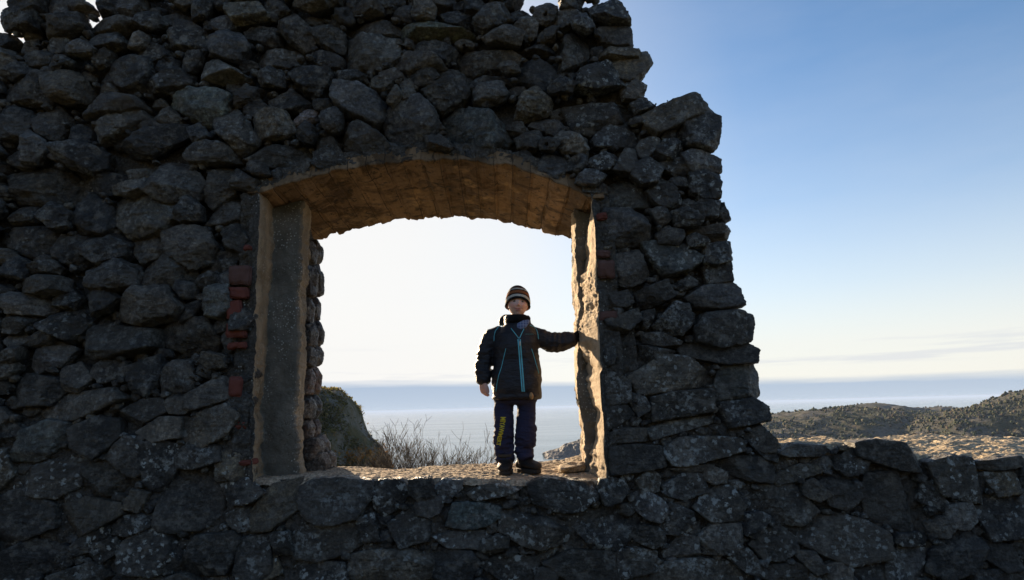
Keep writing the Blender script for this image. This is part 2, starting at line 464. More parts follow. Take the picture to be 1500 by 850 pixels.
 'J': """250 190 380 110 580 150 760 310 660 390 590 440 330 410 270 280|870 240 920 190 1060 180 1140 240 1080 320 960 270|780 330 940 270 1000 350 920 420 800 400|1060 360 1130 310 1250 340 1310 420 1240 470 1130 450
930 540 1000 470 1140 500 1160 640 1070 650 950 600|750 470 850 430 930 490 910 590 800 570|1270 580 1300 510 1480 500 1500 580 1400 600|1280 690 1450 680 1450 760 1280 760|310 470 420 430 560 450 580 540 440 540|580 480 700 450 760 530 620 540""",
 'G': """860 180 960 150 1000 200 980 300 930 320 870 270|0 380 110 390 250 470 100 480 0 440|180 690 360 620 460 650 420 710 200 720|970 320 1130 230 1280 330 1330 400 1200 480 1000 420|800 440 900 430 960 500 850 580 780 540|260 500 370 400 700 390 740 440 620 540 400 550""",
 'H': """370 170 560 160 720 200 850 290 740 370 620 400 540 400 480 290|870 200 1060 165 1072 290 960 335 870 320|870 345 1062 300 1072 452 900 470|700 60 1060 20 1085 50 1040 140 760 110
210 270 380 230 440 340 460 430 310 480 220 460|370 540 580 450 650 560 560 610 410 650|650 480 750 420 820 450 800 490 700 520|740 570 860 490 1070 460 1120 500 1155 630 1000 655 820 640
500 780 640 620 740 640 780 760 700 850 580 840|810 790 880 700 1100 680 1200 710 1215 790 1190 900 1000 940 830 900|80 560 300 520 350 600 300 650 110 640|140 740 370 660 400 740 300 820 180 820|420 680 540 650 500 720 480 800 420 790""",
 'I': """330 350 480 260 590 200 710 210 890 330 910 400 700 450 420 490|700 130 860 90 1140 100 1250 150 1240 250 1020 260 720 200|940 500 1000 290 1250 270 1290 340 1290 490 1240 510 950 545|490 510 640 470 900 450 910 610 500 680
450 740 600 690 930 640 930 700 500 820|960 560 1230 520 1320 580 1330 680 1050 730 1000 650|60 330 200 340 310 390 310 540 150 570 60 560|60 590 280 570 340 640 70 750|70 780 250 740 420 740 440 830 80 850
270 90 380 40 420 130 690 180 500 240 280 350|410 40 540 30 700 100 640 160 440 110|90 40 160 40 215 110 120 150|100 150 220 130 200 260 120 290|1150 790 1290 720 1380 820 1400 900 1300 920|330 480 430 520 470 590 380 650 330 560""",
}
# (pixel x, pixel y) -> base colour of stones whose own colour stands out
SPECIAL = [((307, 450), (.11, .13, .14)), ((60, 645), (.075, .092, .098)), ((640, 40), (.12, .15, .14)), ((543, 72), (.12, .125, .125)), ((320, 105), (.15, .165, .175)),
           ((985, 372), (.075, .09, .098)), ((695, 755), (.06, .085, .095)), ((287, 150), (.10, .125, .13)), ((450, 165), (.16, .15, .17)), ((575, 25), (.13, .13, .11)),
           ((775, 145), (.12, .115, .095)), ((357, 25), (.11, .108, .085)), ((205, 315), (.085, .083, .072)), ((168, 182), (.085, .085, .082)), ((900, 295), (.07, .082, .088)),
           ((1085, 560), (.06, .066, .064)), ((925, 225), (.065, .075, .08)), ((698, 185), (.055, .068, .075)), ((235, 625), (.13, .125, .115)), ((990, 620), (.10, .105, .105)),
           ((235, 640), (.10, .095, .085)), ((540, 25), (.09, .1, .105)), ((560, 25), (.11, .115, .12)), ((715, 50), (.10, .10, .10)), ((1170, 690), (.09, .085, .07)), ((1000, 600), (.085, .085, .075)), ((290, 640), (.07, .085, .085)), ((1030, 835), (.12, .11, .10))]


def load_stones():
    out = []
    for k, txt in TRACE.items():
        x0, y0, s = CROPS[k]
        for p in txt.replace('\n', '|').split('|'):
            v = [float(a) for a in p.split()]
            out.append(np.array([(x0 + v[i] / s, y0 + v[i + 1] / s) for i in range(0, len(v), 2)]))
    return out


def to_wall(pp, Y=F):
    q = np.array([at(x, y, Y) for x, y in pp])
    return q[:, [0, 2]]


OUT_PX = [(-420, 20), (-200, 45), (-60, 50), (0, 38), (12, 28), (20, 8), (60, -8), (100, -8), (106, 1), (126, 1), (130, -12), (160, -40),
          (300, -60), (500, -60), (700, -50), (762, -22), (769, 2), (784, 4), (789, -16), (802, -18), (807, 5), (822, 6), (827, -16), (850, -22), (903, -6),
          (923, 30), (926, 62), (955, 70), (953, 95), (942, 120), (948, 138), (1000, 142), (1035, 142), (1050, 170), (1050, 212), (1055, 230), (1056, 290),
          (1070, 300), (1073, 330), (1068, 350), (1071, 410), (1086, 420), (1088, 450), (1100, 460), (1100, 495), (1108, 505), (1108, 530), (1116, 540),
          (1116, 580), (1126, 600), (1130, 620), (1140, 648), (1150, 654), (1250, 654), (1300, 660), (1370, 670), (1420, 678), (1460, 682), (1500, 676),
          (1700, 674), (1950, 692)]
OUT = to_wall(OUT_PX)
OUT = np.vstack([OUT, [[OUT[-1, 0], -.1], [OUT[0, 0], -.1]]])
ARCH_F = [(385, 283), (400, 277), (450, 259), (500, 249), (560, 240), (620, 235), (680, 236), (740, 243), (790, 256), (830, 272), (862, 291)]
ARCH_B = [(400, 375), (470, 351), (500, 341), (550, 330), (600, 321), (650, 318), (700, 322), (750, 330), (800, 342), (833, 349), (880, 368)]
JL_FRONT = [(283, 381), (400, 378), (500, 374), (600, 371), (705, 369)]
JR_FRONT = [(291, 864), (340, 871), (400, 873), (450, 876), (500, 877), (600, 881), (660, 884), (708, 887)]
OPEN_PX = ARCH_F + [(x, y) for y, x in JR_FRONT] + [(700, 703), (540, 700), (440, 698)] + [(x, y) for y, x in JL_FRONT[::-1]]
OPEN = to_wall(OPEN_PX)


def inpoly(X, Z, poly):
    c = np.zeros(X.shape, bool)
    j = len(poly) - 1
    for i in range(len(poly)):
        xi, zi = poly[i]
        xj, zj = poly[j]
        if zi != zj:
            c ^= ((zi > Z) != (zj > Z)) & (X < (xj - xi) * (Z - zi) / (zj - zi) + xi)
        j = i
    return c


RES = .015
GX0, GX1, GZ0, GZ1 = OUT[:, 0].min() - .2, OUT[:, 0].max() + .2, -.15, OUT[:, 1].max() + .2
gx = np.arange(GX0, GX1, RES)
gz = np.arange(GZ0, GZ1, RES)
MX, MZ = np.meshgrid(gx, gz, indexing='ij')
IN = inpoly(MX, MZ, OUT)
HOLE = inpoly(MX, MZ, OPEN)


def shift_or(m, k):
    r = m.copy()
    for _ in range(k):
        a = r.copy()
        a[1:] |= r[:-1]; a[:-1] |= r[1:]; a[:, 1:] |= r[:, :-1]; a[:, :-1] |= r[:, 1:]
        r = a
    return r


def erode(m, k):
    return ~shift_or(~m, k)


HOLE1 = shift_or(HOLE, 1)
BODY = IN & ~HOLE1
polys_px = load_stones()
stones = []           # (poly xz, tint, lichen, kind)


def tint_for(px, py):
    for (sx, sy), c in SPECIAL:
        if abs(px - sx) < 9 and abs(py - sy) < 9:
            return np.array(c) * np.array([1.75, 1.58, 1.32])
    b = .034 + .15 * RNG.random() ** 2.0
    h = RNG.choice([-.9, .2, .5, 1.0, 1.9], p=[.15, .25, .3, .2, .1]) + RNG.uniform(-.2, .2)
    return np.array([b * (1.13 + .09 * h), b * (1.02 + .015 * h), b * (.86 - .10 * h)])


# traced stones that stand on the jamb or in the opening are dropped
for pp in polys_px:
    c = pp.mean(0)
    if 381 < c[0] < 872 and 300 < c[1] < 690:
        continue
    pp = c + (pp - c) * 1.11
    if c[0] > 872 and 285 < c[1] < 706:
        pp[:, 0] = np.maximum(pp[:, 0], np.interp(pp[:, 1], [y for y, x in JR_FRONT], [x for y, x in JR_FRONT]) + 7)
    elif c[0] < 381 and 285 < c[1] < 690:
        pp[:, 0] = np.minimum(pp[:, 0], np.interp(pp[:, 1], [y for y, x in JL_FRONT], [x for y, x in JL_FRONT]) - 16)
    elif 381 <= c[0] <= 872 and c[1] < 300:
        pp[:, 1] = np.minimum(pp[:, 1], np.interp(pp[:, 0], [x for x, y in ARCH_F], [y for x, y in ARCH_F]) - 5)
    elif c[0] > 1150 and c[1] < 730:
        pp[:, 1] = np.maximum(pp[:, 1], np.interp(pp[:, 0], [1150, 1250, 1300, 1370, 1420, 1460, 1500, 1700], [652, 652, 658, 669, 676, 680, 674, 672]))
    elif 360 <= c[0] <= 905 and c[1] > 690:
        pp[:, 1] = np.maximum(pp[:, 1], 701 + 2 * math.sin(c[0] * .05))
        if pp[:, 1].min() < 724:          # the top course reaches up to the sill
            hi_ = pp[:, 1] < pp[:, 1].min() + .38 * np.ptp(pp[:, 1])
            pp[hi_, 1] -= (pp[:, 1].min() - 701.5 - 2 * math.sin(c[0] * .09))
    stones.append((to_wall(pp), tint_for(*c)))

# raster of what is covered, then gaps filled with smaller stones
COV = ~BODY | shift_or(HOLE, 3)
for P, _ in stones:
    c = P.mean(0)
    Q = c + (P - c) * .97
    i0, i1 = np.searchsorted(gx, [Q[:, 0].min(), Q[:, 0].max()])
    j0, j1 = np.searchsorted(gz, [Q[:, 1].min(), Q[:, 1].max()])
    sl = (slice(i0, i1 + 1), slice(j0, j1 + 1))
    COV[sl] |= inpoly(MX[sl], MZ[sl], Q)
frame = to_wall([(-15, -15), (1515, -15), (1515, 865), (-15, 865)])
INFRAME = inpoly(MX, MZ, frame)


def ellpoly(c, a, b, ang, n=None):
    n = n or RNG.integers(5, 9)
    t = np.sort((np.arange(n) + RNG.uniform(-.32, .32, n)) / n * 2 * np.pi)
    r = RNG.uniform(.86, 1.12, n)
    p = np.stack([a * r * np.cos(t), b * r * np.sin(t)], 1)
    ca, sa = math.cos(ang), math.sin(ang)
    return p @ np.array([[ca, sa], [-sa, ca]]) + c


def fill(tries, amin, amax, limit, region):
    cand = np.argwhere(region & ~COV)
    if not len(cand):
        return
    for _ in range(tries):
        i, j = cand[RNG.integers(len(cand))]
        if COV[i, j]:
            continue
        a = RNG.uniform(amin, amax)
        b = a * RNG.uniform(.5, .85)
        P = ellpoly(np.array([gx[i], gz[j]]), a, b, RNG.normal(.05, .35))
        i0, i1 = np.searchsorted(gx, [P[:, 0].min(), P[:, 0].max()])
        j0, j1 = np.searchsorted(gz, [P[:, 1].min(), P[:, 1].max()])
        sl = (slice(i0, i1 + 1), slice(j0, j1 + 1))
        m = inpoly(MX[sl], MZ[sl], P)
        if m.sum() < 4 or (COV[sl] & m).sum() > limit * m.sum():
            continue
        COV[sl] |= m
        stones.append((P, tint_for(-999, -999)))


fill(2500, .12, .22, .08, ~INFRAME)
fill(2500, .07, .12, .10, ~INFRAME)
SILLZ0 = at(640, 700, F)[2]
MORT_PX = [((450, 200), 110), ((560, 225), 70), ((1180, 700), 60), ((690, 240), 80), ((850, 260), 50), ((370, 620), 60)]
fill(2500, .10, .16, .22, INFRAME & (MZ < SILLZ0 + .1))
fill(2500, .085, .12, .20, INFRAME)
fill(4000, .055, .085, .20, INFRAME & (MZ < SILLZ0 + .2))
fill(2500, .055, .085, .14, INFRAME)
fill(1500, .032, .055, .12, INFRAME & (MZ < SILLZ0 + .5))


def poly_to_rock(P, yf, df, db, sub, tilt=None, p=None, flat=.25, ang=1.0):
    tilt = tilt or (.0, .05 + .25 * ang)
    c = (P.min(0) + P.max(0)) * .25 + P.mean(0) * .5
    Q = P - c
    w, h = np.ptp(Q[:, 0]) * .5, np.ptp(Q[:, 1]) * .5
    N, O = [], []
    n = len(Q)
    mind = .3 * min(w, h)
    for i in range(n):
        a, b = Q[i], Q[(i + 1) % n]
        t = b - a
        L = np.hypot(*t)
        if L < 1e-4:
            continue
        nn = np.array([t[1], -t[0]]) / L
        mid = (a + b) / 2
        o = nn @ mid
        if o < 0:
            nn, o = -nn, -o
        o = max(o, mind)
        k = RNG.uniform(*tilt)
        Nn = np.array([nn[0], -k, nn[1]])
        s = np.linalg.norm(Nn)
        N.append(Nn / s); O.append(o / s)
        N.append(np.array([nn[0], .25, nn[1]]) / math.sqrt(1.0625)); O.append(o / math.sqrt(1.0625))
    for q in range(int(RNG.integers(3, 6)) if ang > .5 else int(RNG.integers(1, 4))):
        # facets: planes through a point on the face, leaning any way (a broken edge tops or undercuts the stone)
        sd = flat * (.35 + .65 * ang) if q == 0 else flat * (1.8 + 1.2 * ang)
        Nn = np.array([RNG.normal(0, sd), -1, RNG.normal(.08, sd)])
        Nn /= np.linalg.norm(Nn)
        pt = np.array([0, -df * RNG.uniform(.85, 1.0), 0]) if q == 0 else np.array([np.sign(Nn[0]) * w * RNG.uniform(.35, .8), -df * RNG.uniform(.85, 1.0), np.sign(Nn[2]) * h * RNG.uniform(.35, .8)])
        N.append(Nn)
        O.append(max(.35 * df, Nn @ pt))
    N.append(np.array([0, 1.0, 0])); O.append(db)
    N, O = np.array(N), np.array(O)
    D, Fc = ICO[sub]
    A = D * np.array([w, df * 1.3, h])
    A = A / np.linalg.norm(A, axis=1)[:, None]
    p = p or RNG.uniform(90, 240)
    # smaller fracture facets chopped off the corners of the face
    for q in range(int(RNG.integers(2, 6) * (.3 + .7 * ang)) if sub > 3 else 2):
        m_ = np.array([RNG.normal(0, .75) * w, -(.75 + abs(RNG.normal(0, .5))) * df * 1.3, RNG.normal(0, .75) * h])
        m_ /= np.linalg.norm(m_)
        rm = 1.0 / (np.clip(N @ m_, 0, None) / O).max()
        nn = np.array([m_[0] / w, m_[1] / (df * 1.3), m_[2] / h])
        nn = nn / np.linalg.norm(nn) + RNG.normal(0, .2, 3)
        nn /= np.linalg.norm(nn)
        dd = nn @ m_
        if dd > .25:
            N = np.vstack([N, nn]); O = np.append(O, rm * dd * RNG.uniform(.94, 1.0))
    g = np.clip(A @ N.T, 0, None) / O
    r = (g ** p).sum(1) ** (-1 / p)
    V = A * r[:, None]
    keep = (V[Fc][:, :, 1] < db * .6).all(1)
    V, Fc, (A,) = compact(V, Fc[keep], (A,))
    return V + np.array([c[0], yf + df, c[1]]), Fc, A, (w, h)


def build_stones(items, name):
    Vs, Fs, As, Am, Cs, Sd, Ks, off = [], [], [], [], [], [], [], 0
    for (P, yf, df, db, col, lich, kw) in items:
        size = max(np.ptp(P[:, 0]), np.ptp(P[:, 1]))
        sub = 5 if size > .15 else 4
        if kw.get('low'):
            sub = 3
        V, Fc, A, (w, h) = poly_to_rock(P, yf, df, db, sub, p=kw.get('p'), flat=kw.get('flat', .25), ang=kw.get('ang', 1.0))
        Ks.append(np.full(len(V), .35 + .65 * kw.get('ang', 1.0)))
        Vs.append(V); Fs.append(Fc + off); As.append(A)
        Am.append(np.full(len(V), min(w, h)))
        Sd.append(np.tile(RNG.uniform(-40, 40, 3), (len(V), 1)))
        Cs.append(np.tile(np.array([*col, lich]), (len(V), 1)))
        off += len(V)
    V, A, Am, Sd = np.concatenate(Vs), np.concatenate(As), np.concatenate(Am), np.concatenate(Sd)
    am = np.clip(Am, .02, .14) * np.concatenate(Ks)
    d = fbm(V * 8 + Sd, 4, 3) * .075 * am
    d += fbm(V * np.array([13, 13, 24]) + Sd, 5, 9, ridge=True) * .13 * am
    d += fbm(V * 45 + Sd, 4, 21, ridge=True) * .008
    V = V + A * d[:, None]
    return mesh_np(name, V, np.concatenate(Fs), True, np.concatenate(Cs), [STONE])


wall = thing('ruined_wall', (-.5, (F + BK) / 2, 0), 'ruined dark rubble stone wall with an arched window opening the boy stands in', 'stone wall')
hi_items, lo_items = [], []
LOWX = at(1146, 640, F)[0]
SILLZ = at(640, 700, F)[2]
for P, col in stones:
    c = P.mean(0)
    size = max(np.ptp(P[:, 0]), np.ptp(P[:, 1]))
    up = float(sstep(SILLZ + .2, SILLZ + 1.3, c[1]))
    right = float(sstep(.4, .8, c[0]))
    rough = max(.08, up * (1 - .5 * right))
    inf = (frame[:, 0].min() - .1 < c[0] < frame[:, 0].max() + .1) and (c[1] < frame[:, 1].max() + .3) and (c[1] > SILLZ - .75)
    df = min(.13, .24 * size + .02) * RNG.uniform(.75, 1.1)
    small = size < .14
    yf = F + RNG.uniform(-.05, .045) * (.35 + rough) + (.0 if not small else .025 + .06 * rough)
    lich = RNG.choice([.1, .6, .9, 1.0], p=[.25, .25, .2, .3]) * (1.0 if c[1] < SILLZ + .25 else .7 if c[0] > .5 else .35) * RNG.uniform(.6, 1)
    kw = dict(low=not inf, ang=rough if not small else 1.0)
    it = (P, yf, df, .16, col, lich, kw)
    (lo_items if (c[0] > LOWX and c[1] < SILLZ + .35) else hi_items).append(it)

# chips and spalls wedged in the joints
CHIP0 = len(stones)
fill(2600, .016, .032, .25, INFRAME)
for P, col in stones[CHIP0:]:
    c = P.mean(0)
    up_ = float(sstep(SILLZ + .2, SILLZ + 1.3, c[1]))
    hi_items.append((P, F + .01 + .09 * up_ * RNG.random() - .01, .03, .08, col, .4, dict(low=True, flat=.4)))

# stones on the broken end and along the top, through the thickness of the wall
def edge_stones(i0, i1, step, inset):
    pts = np.array(OUT[i0:i1])
    seg = np.linalg.norm(np.diff(pts, axis=0), axis=1)
    cum = np.concatenate([[0], np.cumsum(seg)])
    s = 0
    while s < cum[-1]:
        k = min(np.searchsorted(cum, s, side='right') - 1, len(seg) - 1)
        q = pts[k] + (pts[k + 1] - pts[k]) * (s - cum[k]) / max(seg[k], 1e-6)
        for y in (F + .34, F + .62, F + .9):
            a = RNG.uniform(.09, .15)
            c = q + np.array(inset) + RNG.normal(0, .012, 2)
            b = a * RNG.uniform(.55, .8)
            P = ellpoly(c, a, b, RNG.normal(0, .25))
            hi_items.append((P, y - .17 + RNG.uniform(-.03, .03), .16, .18, tint_for(-999, -999), .3, dict(low=True, flat=.3)))
        s += step * RNG.uniform(.8, 1.2)


iR = OUT_PX.index((903, -6))
iE = OUT_PX.index((1150, 654))
edge_stones(iR, iE, .16, (-.20, -.03))
edge_stones(0, iR, .2, (0, -.16))

# rubble ends of the left reveal, seen in profile against the sky
LEFTR = [(448, 352, 470, 384, .11, .085, .06), (446, 388, 471, 432, .05, .043, .045), (449, 432, 466, 472, .07, .05, .045), (446, 472, 471, 506, .045, .04, .042), (446, 506, 470, 536, .05, .045, .045),
         (444, 538, 467, 578, .20, .11, .08), (440, 580, 468, 612, .045, .042, .042), (438, 612, 466, 642, .16, .10, .07), (440, 642, 462, 690, .05, .045, .04), (462, 640, 480, 672, .16, .12, .09), (468, 662, 489, 692, .15, .12, .09), (448, 668, 474, 696, .05, .045, .04)]
for (x0, y0, x1, y1, r_, g_, b_) in LEFTR:
    Yp = BK - .16
    P = to_wall([(x0 - 16, y0 + 4), (x0 - 10, y0), (x1 - 7, y0 - 1), (x1, y0 + (y1 - y0) * .3), (x1 - 1, y1 - 7), (x1 - 6, y1), (x0 - 10, y1 + 1)], Yp)
    hi_items.append((P, Yp - .06, .10, .2, (r_, g_, b_), .3, dict(flat=.2)))
    P2 = to_wall([(x0 - 24, y0 + 8), (x0 - 14, y0 + 3), (x1 - 14, y0 + 2), (x1 - 9, y0 + 14), (x1 - 12, y1), (x0 - 16, y1 + 4)], F + .66)
    hi_items.append((P2, F + .60, .10, .2, (r_ * .8, g_ * .8, b_ * .8), .3, dict(flat=.2)))

link('stonework', build_stones(hi_items, 'stonework'), wall)
link('parapet', build_stones(lo_items, 'parapet'), wall, label='low broken part of the wall running off at right')

# ------------------------------------------------------------------ mortar bed and core
E1 = erode(IN, 3) & ~HOLE1
step = .011
mx = np.arange(GX0 + .15, GX1 - .15, step)
mz = np.arange(-.05, GZ1 - .1, step)
X, Z = np.meshgrid(mx, mz, indexing='ij')
ii = np.clip(((X - gx[0]) / RES).round().astype(int), 0, len(gx) - 1)
jj = np.clip(((Z - gz[0]) / RES).round().astype(int), 0, len(gz) - 1)
ok = E1[ii, jj]
pts = np.stack([X.ravel(), np.zeros(X.size), Z.ravel()], 1)
up = sstep(SILLZ + .1, SILLZ + 1.2, Z) * (1 - .55 * sstep(.3, .8, X))
near = shift_or(HOLE, 9)[ii, jj].astype(float) * (Z > SILLZ + .12)
mid = shift_or(HOLE, 16)[ii, jj].astype(float) * (Z > SILLZ + .12)
rec = .060 + .17 * up
rec = rec * (1 - .75 * near) * (1 - .35 * mid)
nn = fbm(pts * 6, 4, 40).reshape(X.shape)
n2 = fbm(pts * 26, 4, 50, ridge=True).reshape(X.shape)
n3 = fbm(pts * 75, 2, 60).reshape(X.shape)
Y = F + rec + nn * (.03 + .03 * up) * (1 - .5 * near) - n2 * .022 - n3 * .009
q = gridfaces(len(mx), len(mz))
okf = ok[:-1, :-1] & ok[1:, :-1] & ok[1:, 1:] & ok[:-1, 1:]
Fm = q[okf.ravel()]
Vm, Fm, _ = compact(np.stack([X.ravel(), Y.ravel(), Z.ravel()], 1), Fm)
mb = Batch()
mb.add(Vm, Fm)
# core: stepped block behind the face, kept inside the stones
cs = .06
cx = np.arange(GX0, GX1, cs)
cz = np.arange(-.1, GZ1, cs)
CX, CZ = np.meshgrid(cx + cs / 2, cz + cs / 2, indexing='ij')
E2 = erode(IN, 9) & ~shift_or(HOLE, 5)
ci = np.clip(((CX - gx[0]) / RES).round().astype(int), 0, len(gx) - 1)
cj = np.clip(((CZ - gz[0]) / RES).round().astype(int), 0, len(gz) - 1)
cm = E2[ci, cj]
lowcap = (CX > LOWX - .05) & (CZ > SILLZ + .02)
cm &= ~lowcap
cm &= ~((np.abs(CX + .5) < 1.1) & (CZ > SILLZ - .07) & (CZ < SILLZ + .1))
y0, y1 = F + .17, BK - .03
vv, ff = [], []


def quad(a, b, c, d):
    k = len(vv)
    vv.extend([a, b, c, d])
    ff.append((k, k + 1, k + 2, k + 3))


pad = np.pad(cm, 1)
for i, j in np.argwhere(cm):
    xa, xb, za, zb = cx[i], cx[i] + cs, cz[j], cz[j] + cs
    quad((xb, y1, za), (xa, y1, za), (xa, y1, zb), (xb, y1, zb))
    quad((xa, y0, za), (xb, y0, za), (xb, y0, zb), (xa, y0, zb))
    if not pad[i, j + 1]:
        quad((xa, y1, za), (xa, y0, za), (xa, y0, zb), (xa, y1, zb))
    if not pad[i + 2, j + 1]:
        quad((xb, y0, za), (xb, y1, za), (xb, y1, zb), (xb, y0, zb))
    if not pad[i + 1, j]:
        quad((xa, y1, za), (xb, y1, za), (xb, y0, za), (xa, y0, za))
    if not pad[i + 1, j + 2]:
        quad((xa, y0, zb), (xb, y0, zb), (xb, y1, zb), (xa, y1, zb))
mb.add(np.array(vv), np.array(ff))
link('mortar', mb.mesh('mortar', [MORTAR]), wall)


# ------------------------------------------------------------------ window opening: soffit, jambs, sill
def interp(tab, v):
    a = np.array(tab, float)
    return np.interp(v, a[:, 0], a[:, 1])


def curve_world(px, Y):
    return np.array([at(x, y, Y) for x, y in px])


af, ab = curve_world(ARCH_F, F), curve_world(ARCH_B, BK)
xs = np.linspace(af[0, 0] - .10, af[-1, 0] + .10, 260)
zf = np.interp(xs, af[:, 0], af[:, 2])
zb = np.interp(xs, ab[:, 0], ab[:, 2])
for _ in range(6):
    zf[1:-1] = (zf[:-2] + zf[1:-1] * 2 + zf[2:]) / 4
    zb[1:-1] = (zb[:-2] + zb[1:-1] * 2 + zb[2:]) / 4
nt = 120
ts = np.linspace(0, 1, nt)
rows = []
# lip on the face, then the underside, then a return at the back
for lift, yy in ((.10, F + .035), (.07, F + .03), (.04, F + .02), (.018, F + .008)):
    rows.append(np.stack([xs, np.full_like(xs, yy), zf + lift], 1))
for t in ts:
    y = F + t * (BK - .02 - F)
    rows.append(np.stack([xs, np.full_like(xs, y), zf * (1 - t) + zb * t], 1))
for lift, yy in ((.03, BK), (.09, BK), (.3, BK)):
    rows.append(np.stack([xs, np.full_like(xs, yy), zb + lift], 1))
V = np.concatenate(rows)
nr = len(rows)
board = np.floor((V[:, 0] + V[:, 1] * .02) / .118)
jit = _h(board.astype(np.int64), board.astype(np.int64) * 0, board.astype(np.int64) * 0, 5)
fr = (V[:, 0] + V[:, 1] * .02) / .118 - board
V[:, 2] += (jit - .5) * .014 + np.where(np.abs(fr - .5) > .46, .008, 0) + fbm(V * 5, 4, 70) * .016 + fbm(V * 30, 3, 71) * .006
edge = np.exp(-((V[:, 1] - BK) / .05) ** 2)
V[:, 1] += edge * fbm(V * np.array([14, 0, 14]), 4, 77) * .10
V[:, 2] += edge * np.clip(fbm(V * np.array([22, 0, 3]), 3, 78), -1, 1) * .02
edge = np.exp(-((V[:, 1] - F) / .04) ** 2)
V[:, 2] += edge * fbm(V * np.array([9, 0, 3]), 4, 79) * .02
link('arch_soffit', mesh_np('arch_soffit', V, gridfaces(nr, len(xs)), True, None, [SOFFIT]), wall)


def jamb(name, prof, zlo, zhi, mat_rows, mats, amp, seed, nz=330):
    """prof(z, k): list of (x, y) knots for a height; subdivided between knots"""
    zs = np.linspace(zlo, zhi, nz)
    k0 = prof(zs[0])
    cnt = [max(2, int(math.hypot(k0[i + 1][0] - k0[i][0], k0[i + 1][1] - k0[i][1]) / .012)) for i in range(len(k0) - 1)]
    rows_, mi = [], []
    for z in zs:
        k = prof(z)
        row = []
        for i in range(len(k) - 1):
            for t in np.arange(cnt[i]) / cnt[i]:
                row.append((k[i][0] * (1 - t) + k[i + 1][0] * t, k[i][1] * (1 - t) + k[i + 1][1] * t, z))
        row.append((*k[-1], z))
        rows_.append(row)
    nc = len(rows_[0])
    V = np.array(rows_).reshape(-1, 3)
    a = fbm(V * np.array([8, 8, 6]), 5, seed) * amp + fbm(V * 30, 4, seed + 3, ridge=True) * amp * .45
    b = fbm(V * np.array([8, 8, 6]) + 50, 5, seed + 5) * amp
    worn = .25 + 1.5 * sstep(-.15, .35, fbm(V * np.array([2.2, 2.2, 2.8]), 2, seed + 9))
    chip = np.clip(fbm(V * np.array([4, 4, 5]), 3, seed + 12, ridge=True) - .25, 0, 1) * amp * 2.2
    V[:, 0] += a * worn + (chip if V[:, 0].mean() > 0 else -chip)
    V[:, 1] += b * worn
    seg = np.concatenate([np.full(cnt[i], mat_rows[i]) for i in range(len(cnt))])
    me = mesh_np(name, V, gridfaces(nz, nc), True, None, mats, np.tile(seg[:nc - 1], nz - 1))
    return link(name, me, wall)


def zpx(px, Y):
    """table height -> world x for a list (py, px) on plane Y"""
    t = np.array([[*at(x, y, Y)[[2, 0]]] for y, x in px])
    return t[np.argsort(t[:, 0])]


zlo, zhi = SILLZ - .08, at(860, 291, F)[2] + .13
lf = zpx(JL_FRONT, F)
lstep = zpx([(290, 402), (340, 404), (400, 399), (470, 396), (520, 388), (600, 384), (690, 386)], F + .28)
lnib = zpx([(310, 442), (400, 436), (500, 434), (600, 432), (690, 433)], F + .29)
lnb = zpx([(310, 456), (400, 453), (500, 449), (600, 446), (690, 448)], F + .53)


def RAG(z):
    p = np.array([[z * 4, 1.3, 0], [z * 7, 7.7, 0], [z * 9, 3.1, 0]])
    return fbm(p, 6, 900, gain=.72) * 1.8


def prof_l(z):
    a, b, c, d = (np.interp(z, t[:, 0], t[:, 1]) for t in (lf, lstep, lnib, lnb))
    e1, e2, e3 = (float(v) for v in RAG(z + 31))
    w = .006 * e2
    b += .022 * e1; c += .020 * e3; d += .02 * e1; a += .008 * e3
    return [(a - .075, F + .03), (a, F + .0), (b, F + .26 + w), (b - .006, F + .29), (c, F + .285), (c + .012, F + .31), (d, F + .53), (d - .06, F + .56), (d - .15, BK - .05), (d - .3, BK - .03)]


jamb('window_jamb', prof_l, zlo, zhi, [2, 0, 0, 1, 1, 0, 0, 2, 2], [PLASTER_SHADE, CONCRETE, MORTAR], .012, 100)
rf = zpx(JR_FRONT, F)
rstep = zpx([(290, 863), (315, 865), (340, 857), (400, 852), (450, 848), (480, 849), (510, 851), (545, 859), (580, 864), (600, 868), (620, 868), (650, 866), (690, 862), (705, 864)], F + .32)
rnib = zpx([(300, 839), (350, 840), (400, 841), (500, 844), (600, 849), (690, 855)], F + .34)
rnb = zpx([(300, 834), (350, 836), (400, 837), (500, 840), (600, 845), (690, 851)], F + .62)


def prof_r(z):
    a, b, c, d = (np.interp(z, t[:, 0], t[:, 1]) for t in (rf, rstep, rnib, rnb))
    w = .02 * math.sin(z * 11 + 1) + .012 * math.sin(z * 29)
    e1, e2, e3 = (float(v) for v in RAG(z))
    b += .030 * e1; w += .05 * e2; c += .010 * e3; d += .012 * e1
    return [(a + .06, F + .03), (a, F - .005), (b + .002, F + .31 + w), (b + .03, F + .335 + w), (max(c + .012, c), F + .345), (c - .003, F + .36), (d, F + .62), (d + .03, F + .64), (d + .05, BK - .05), (d + .25, BK - .03)]


jamb('window_jamb', prof_r, zlo, zhi, [2, 0, 0, 1, 1, 0, 0, 2, 2], [PLASTER, CONCRETE, MORTAR], .015, 140)

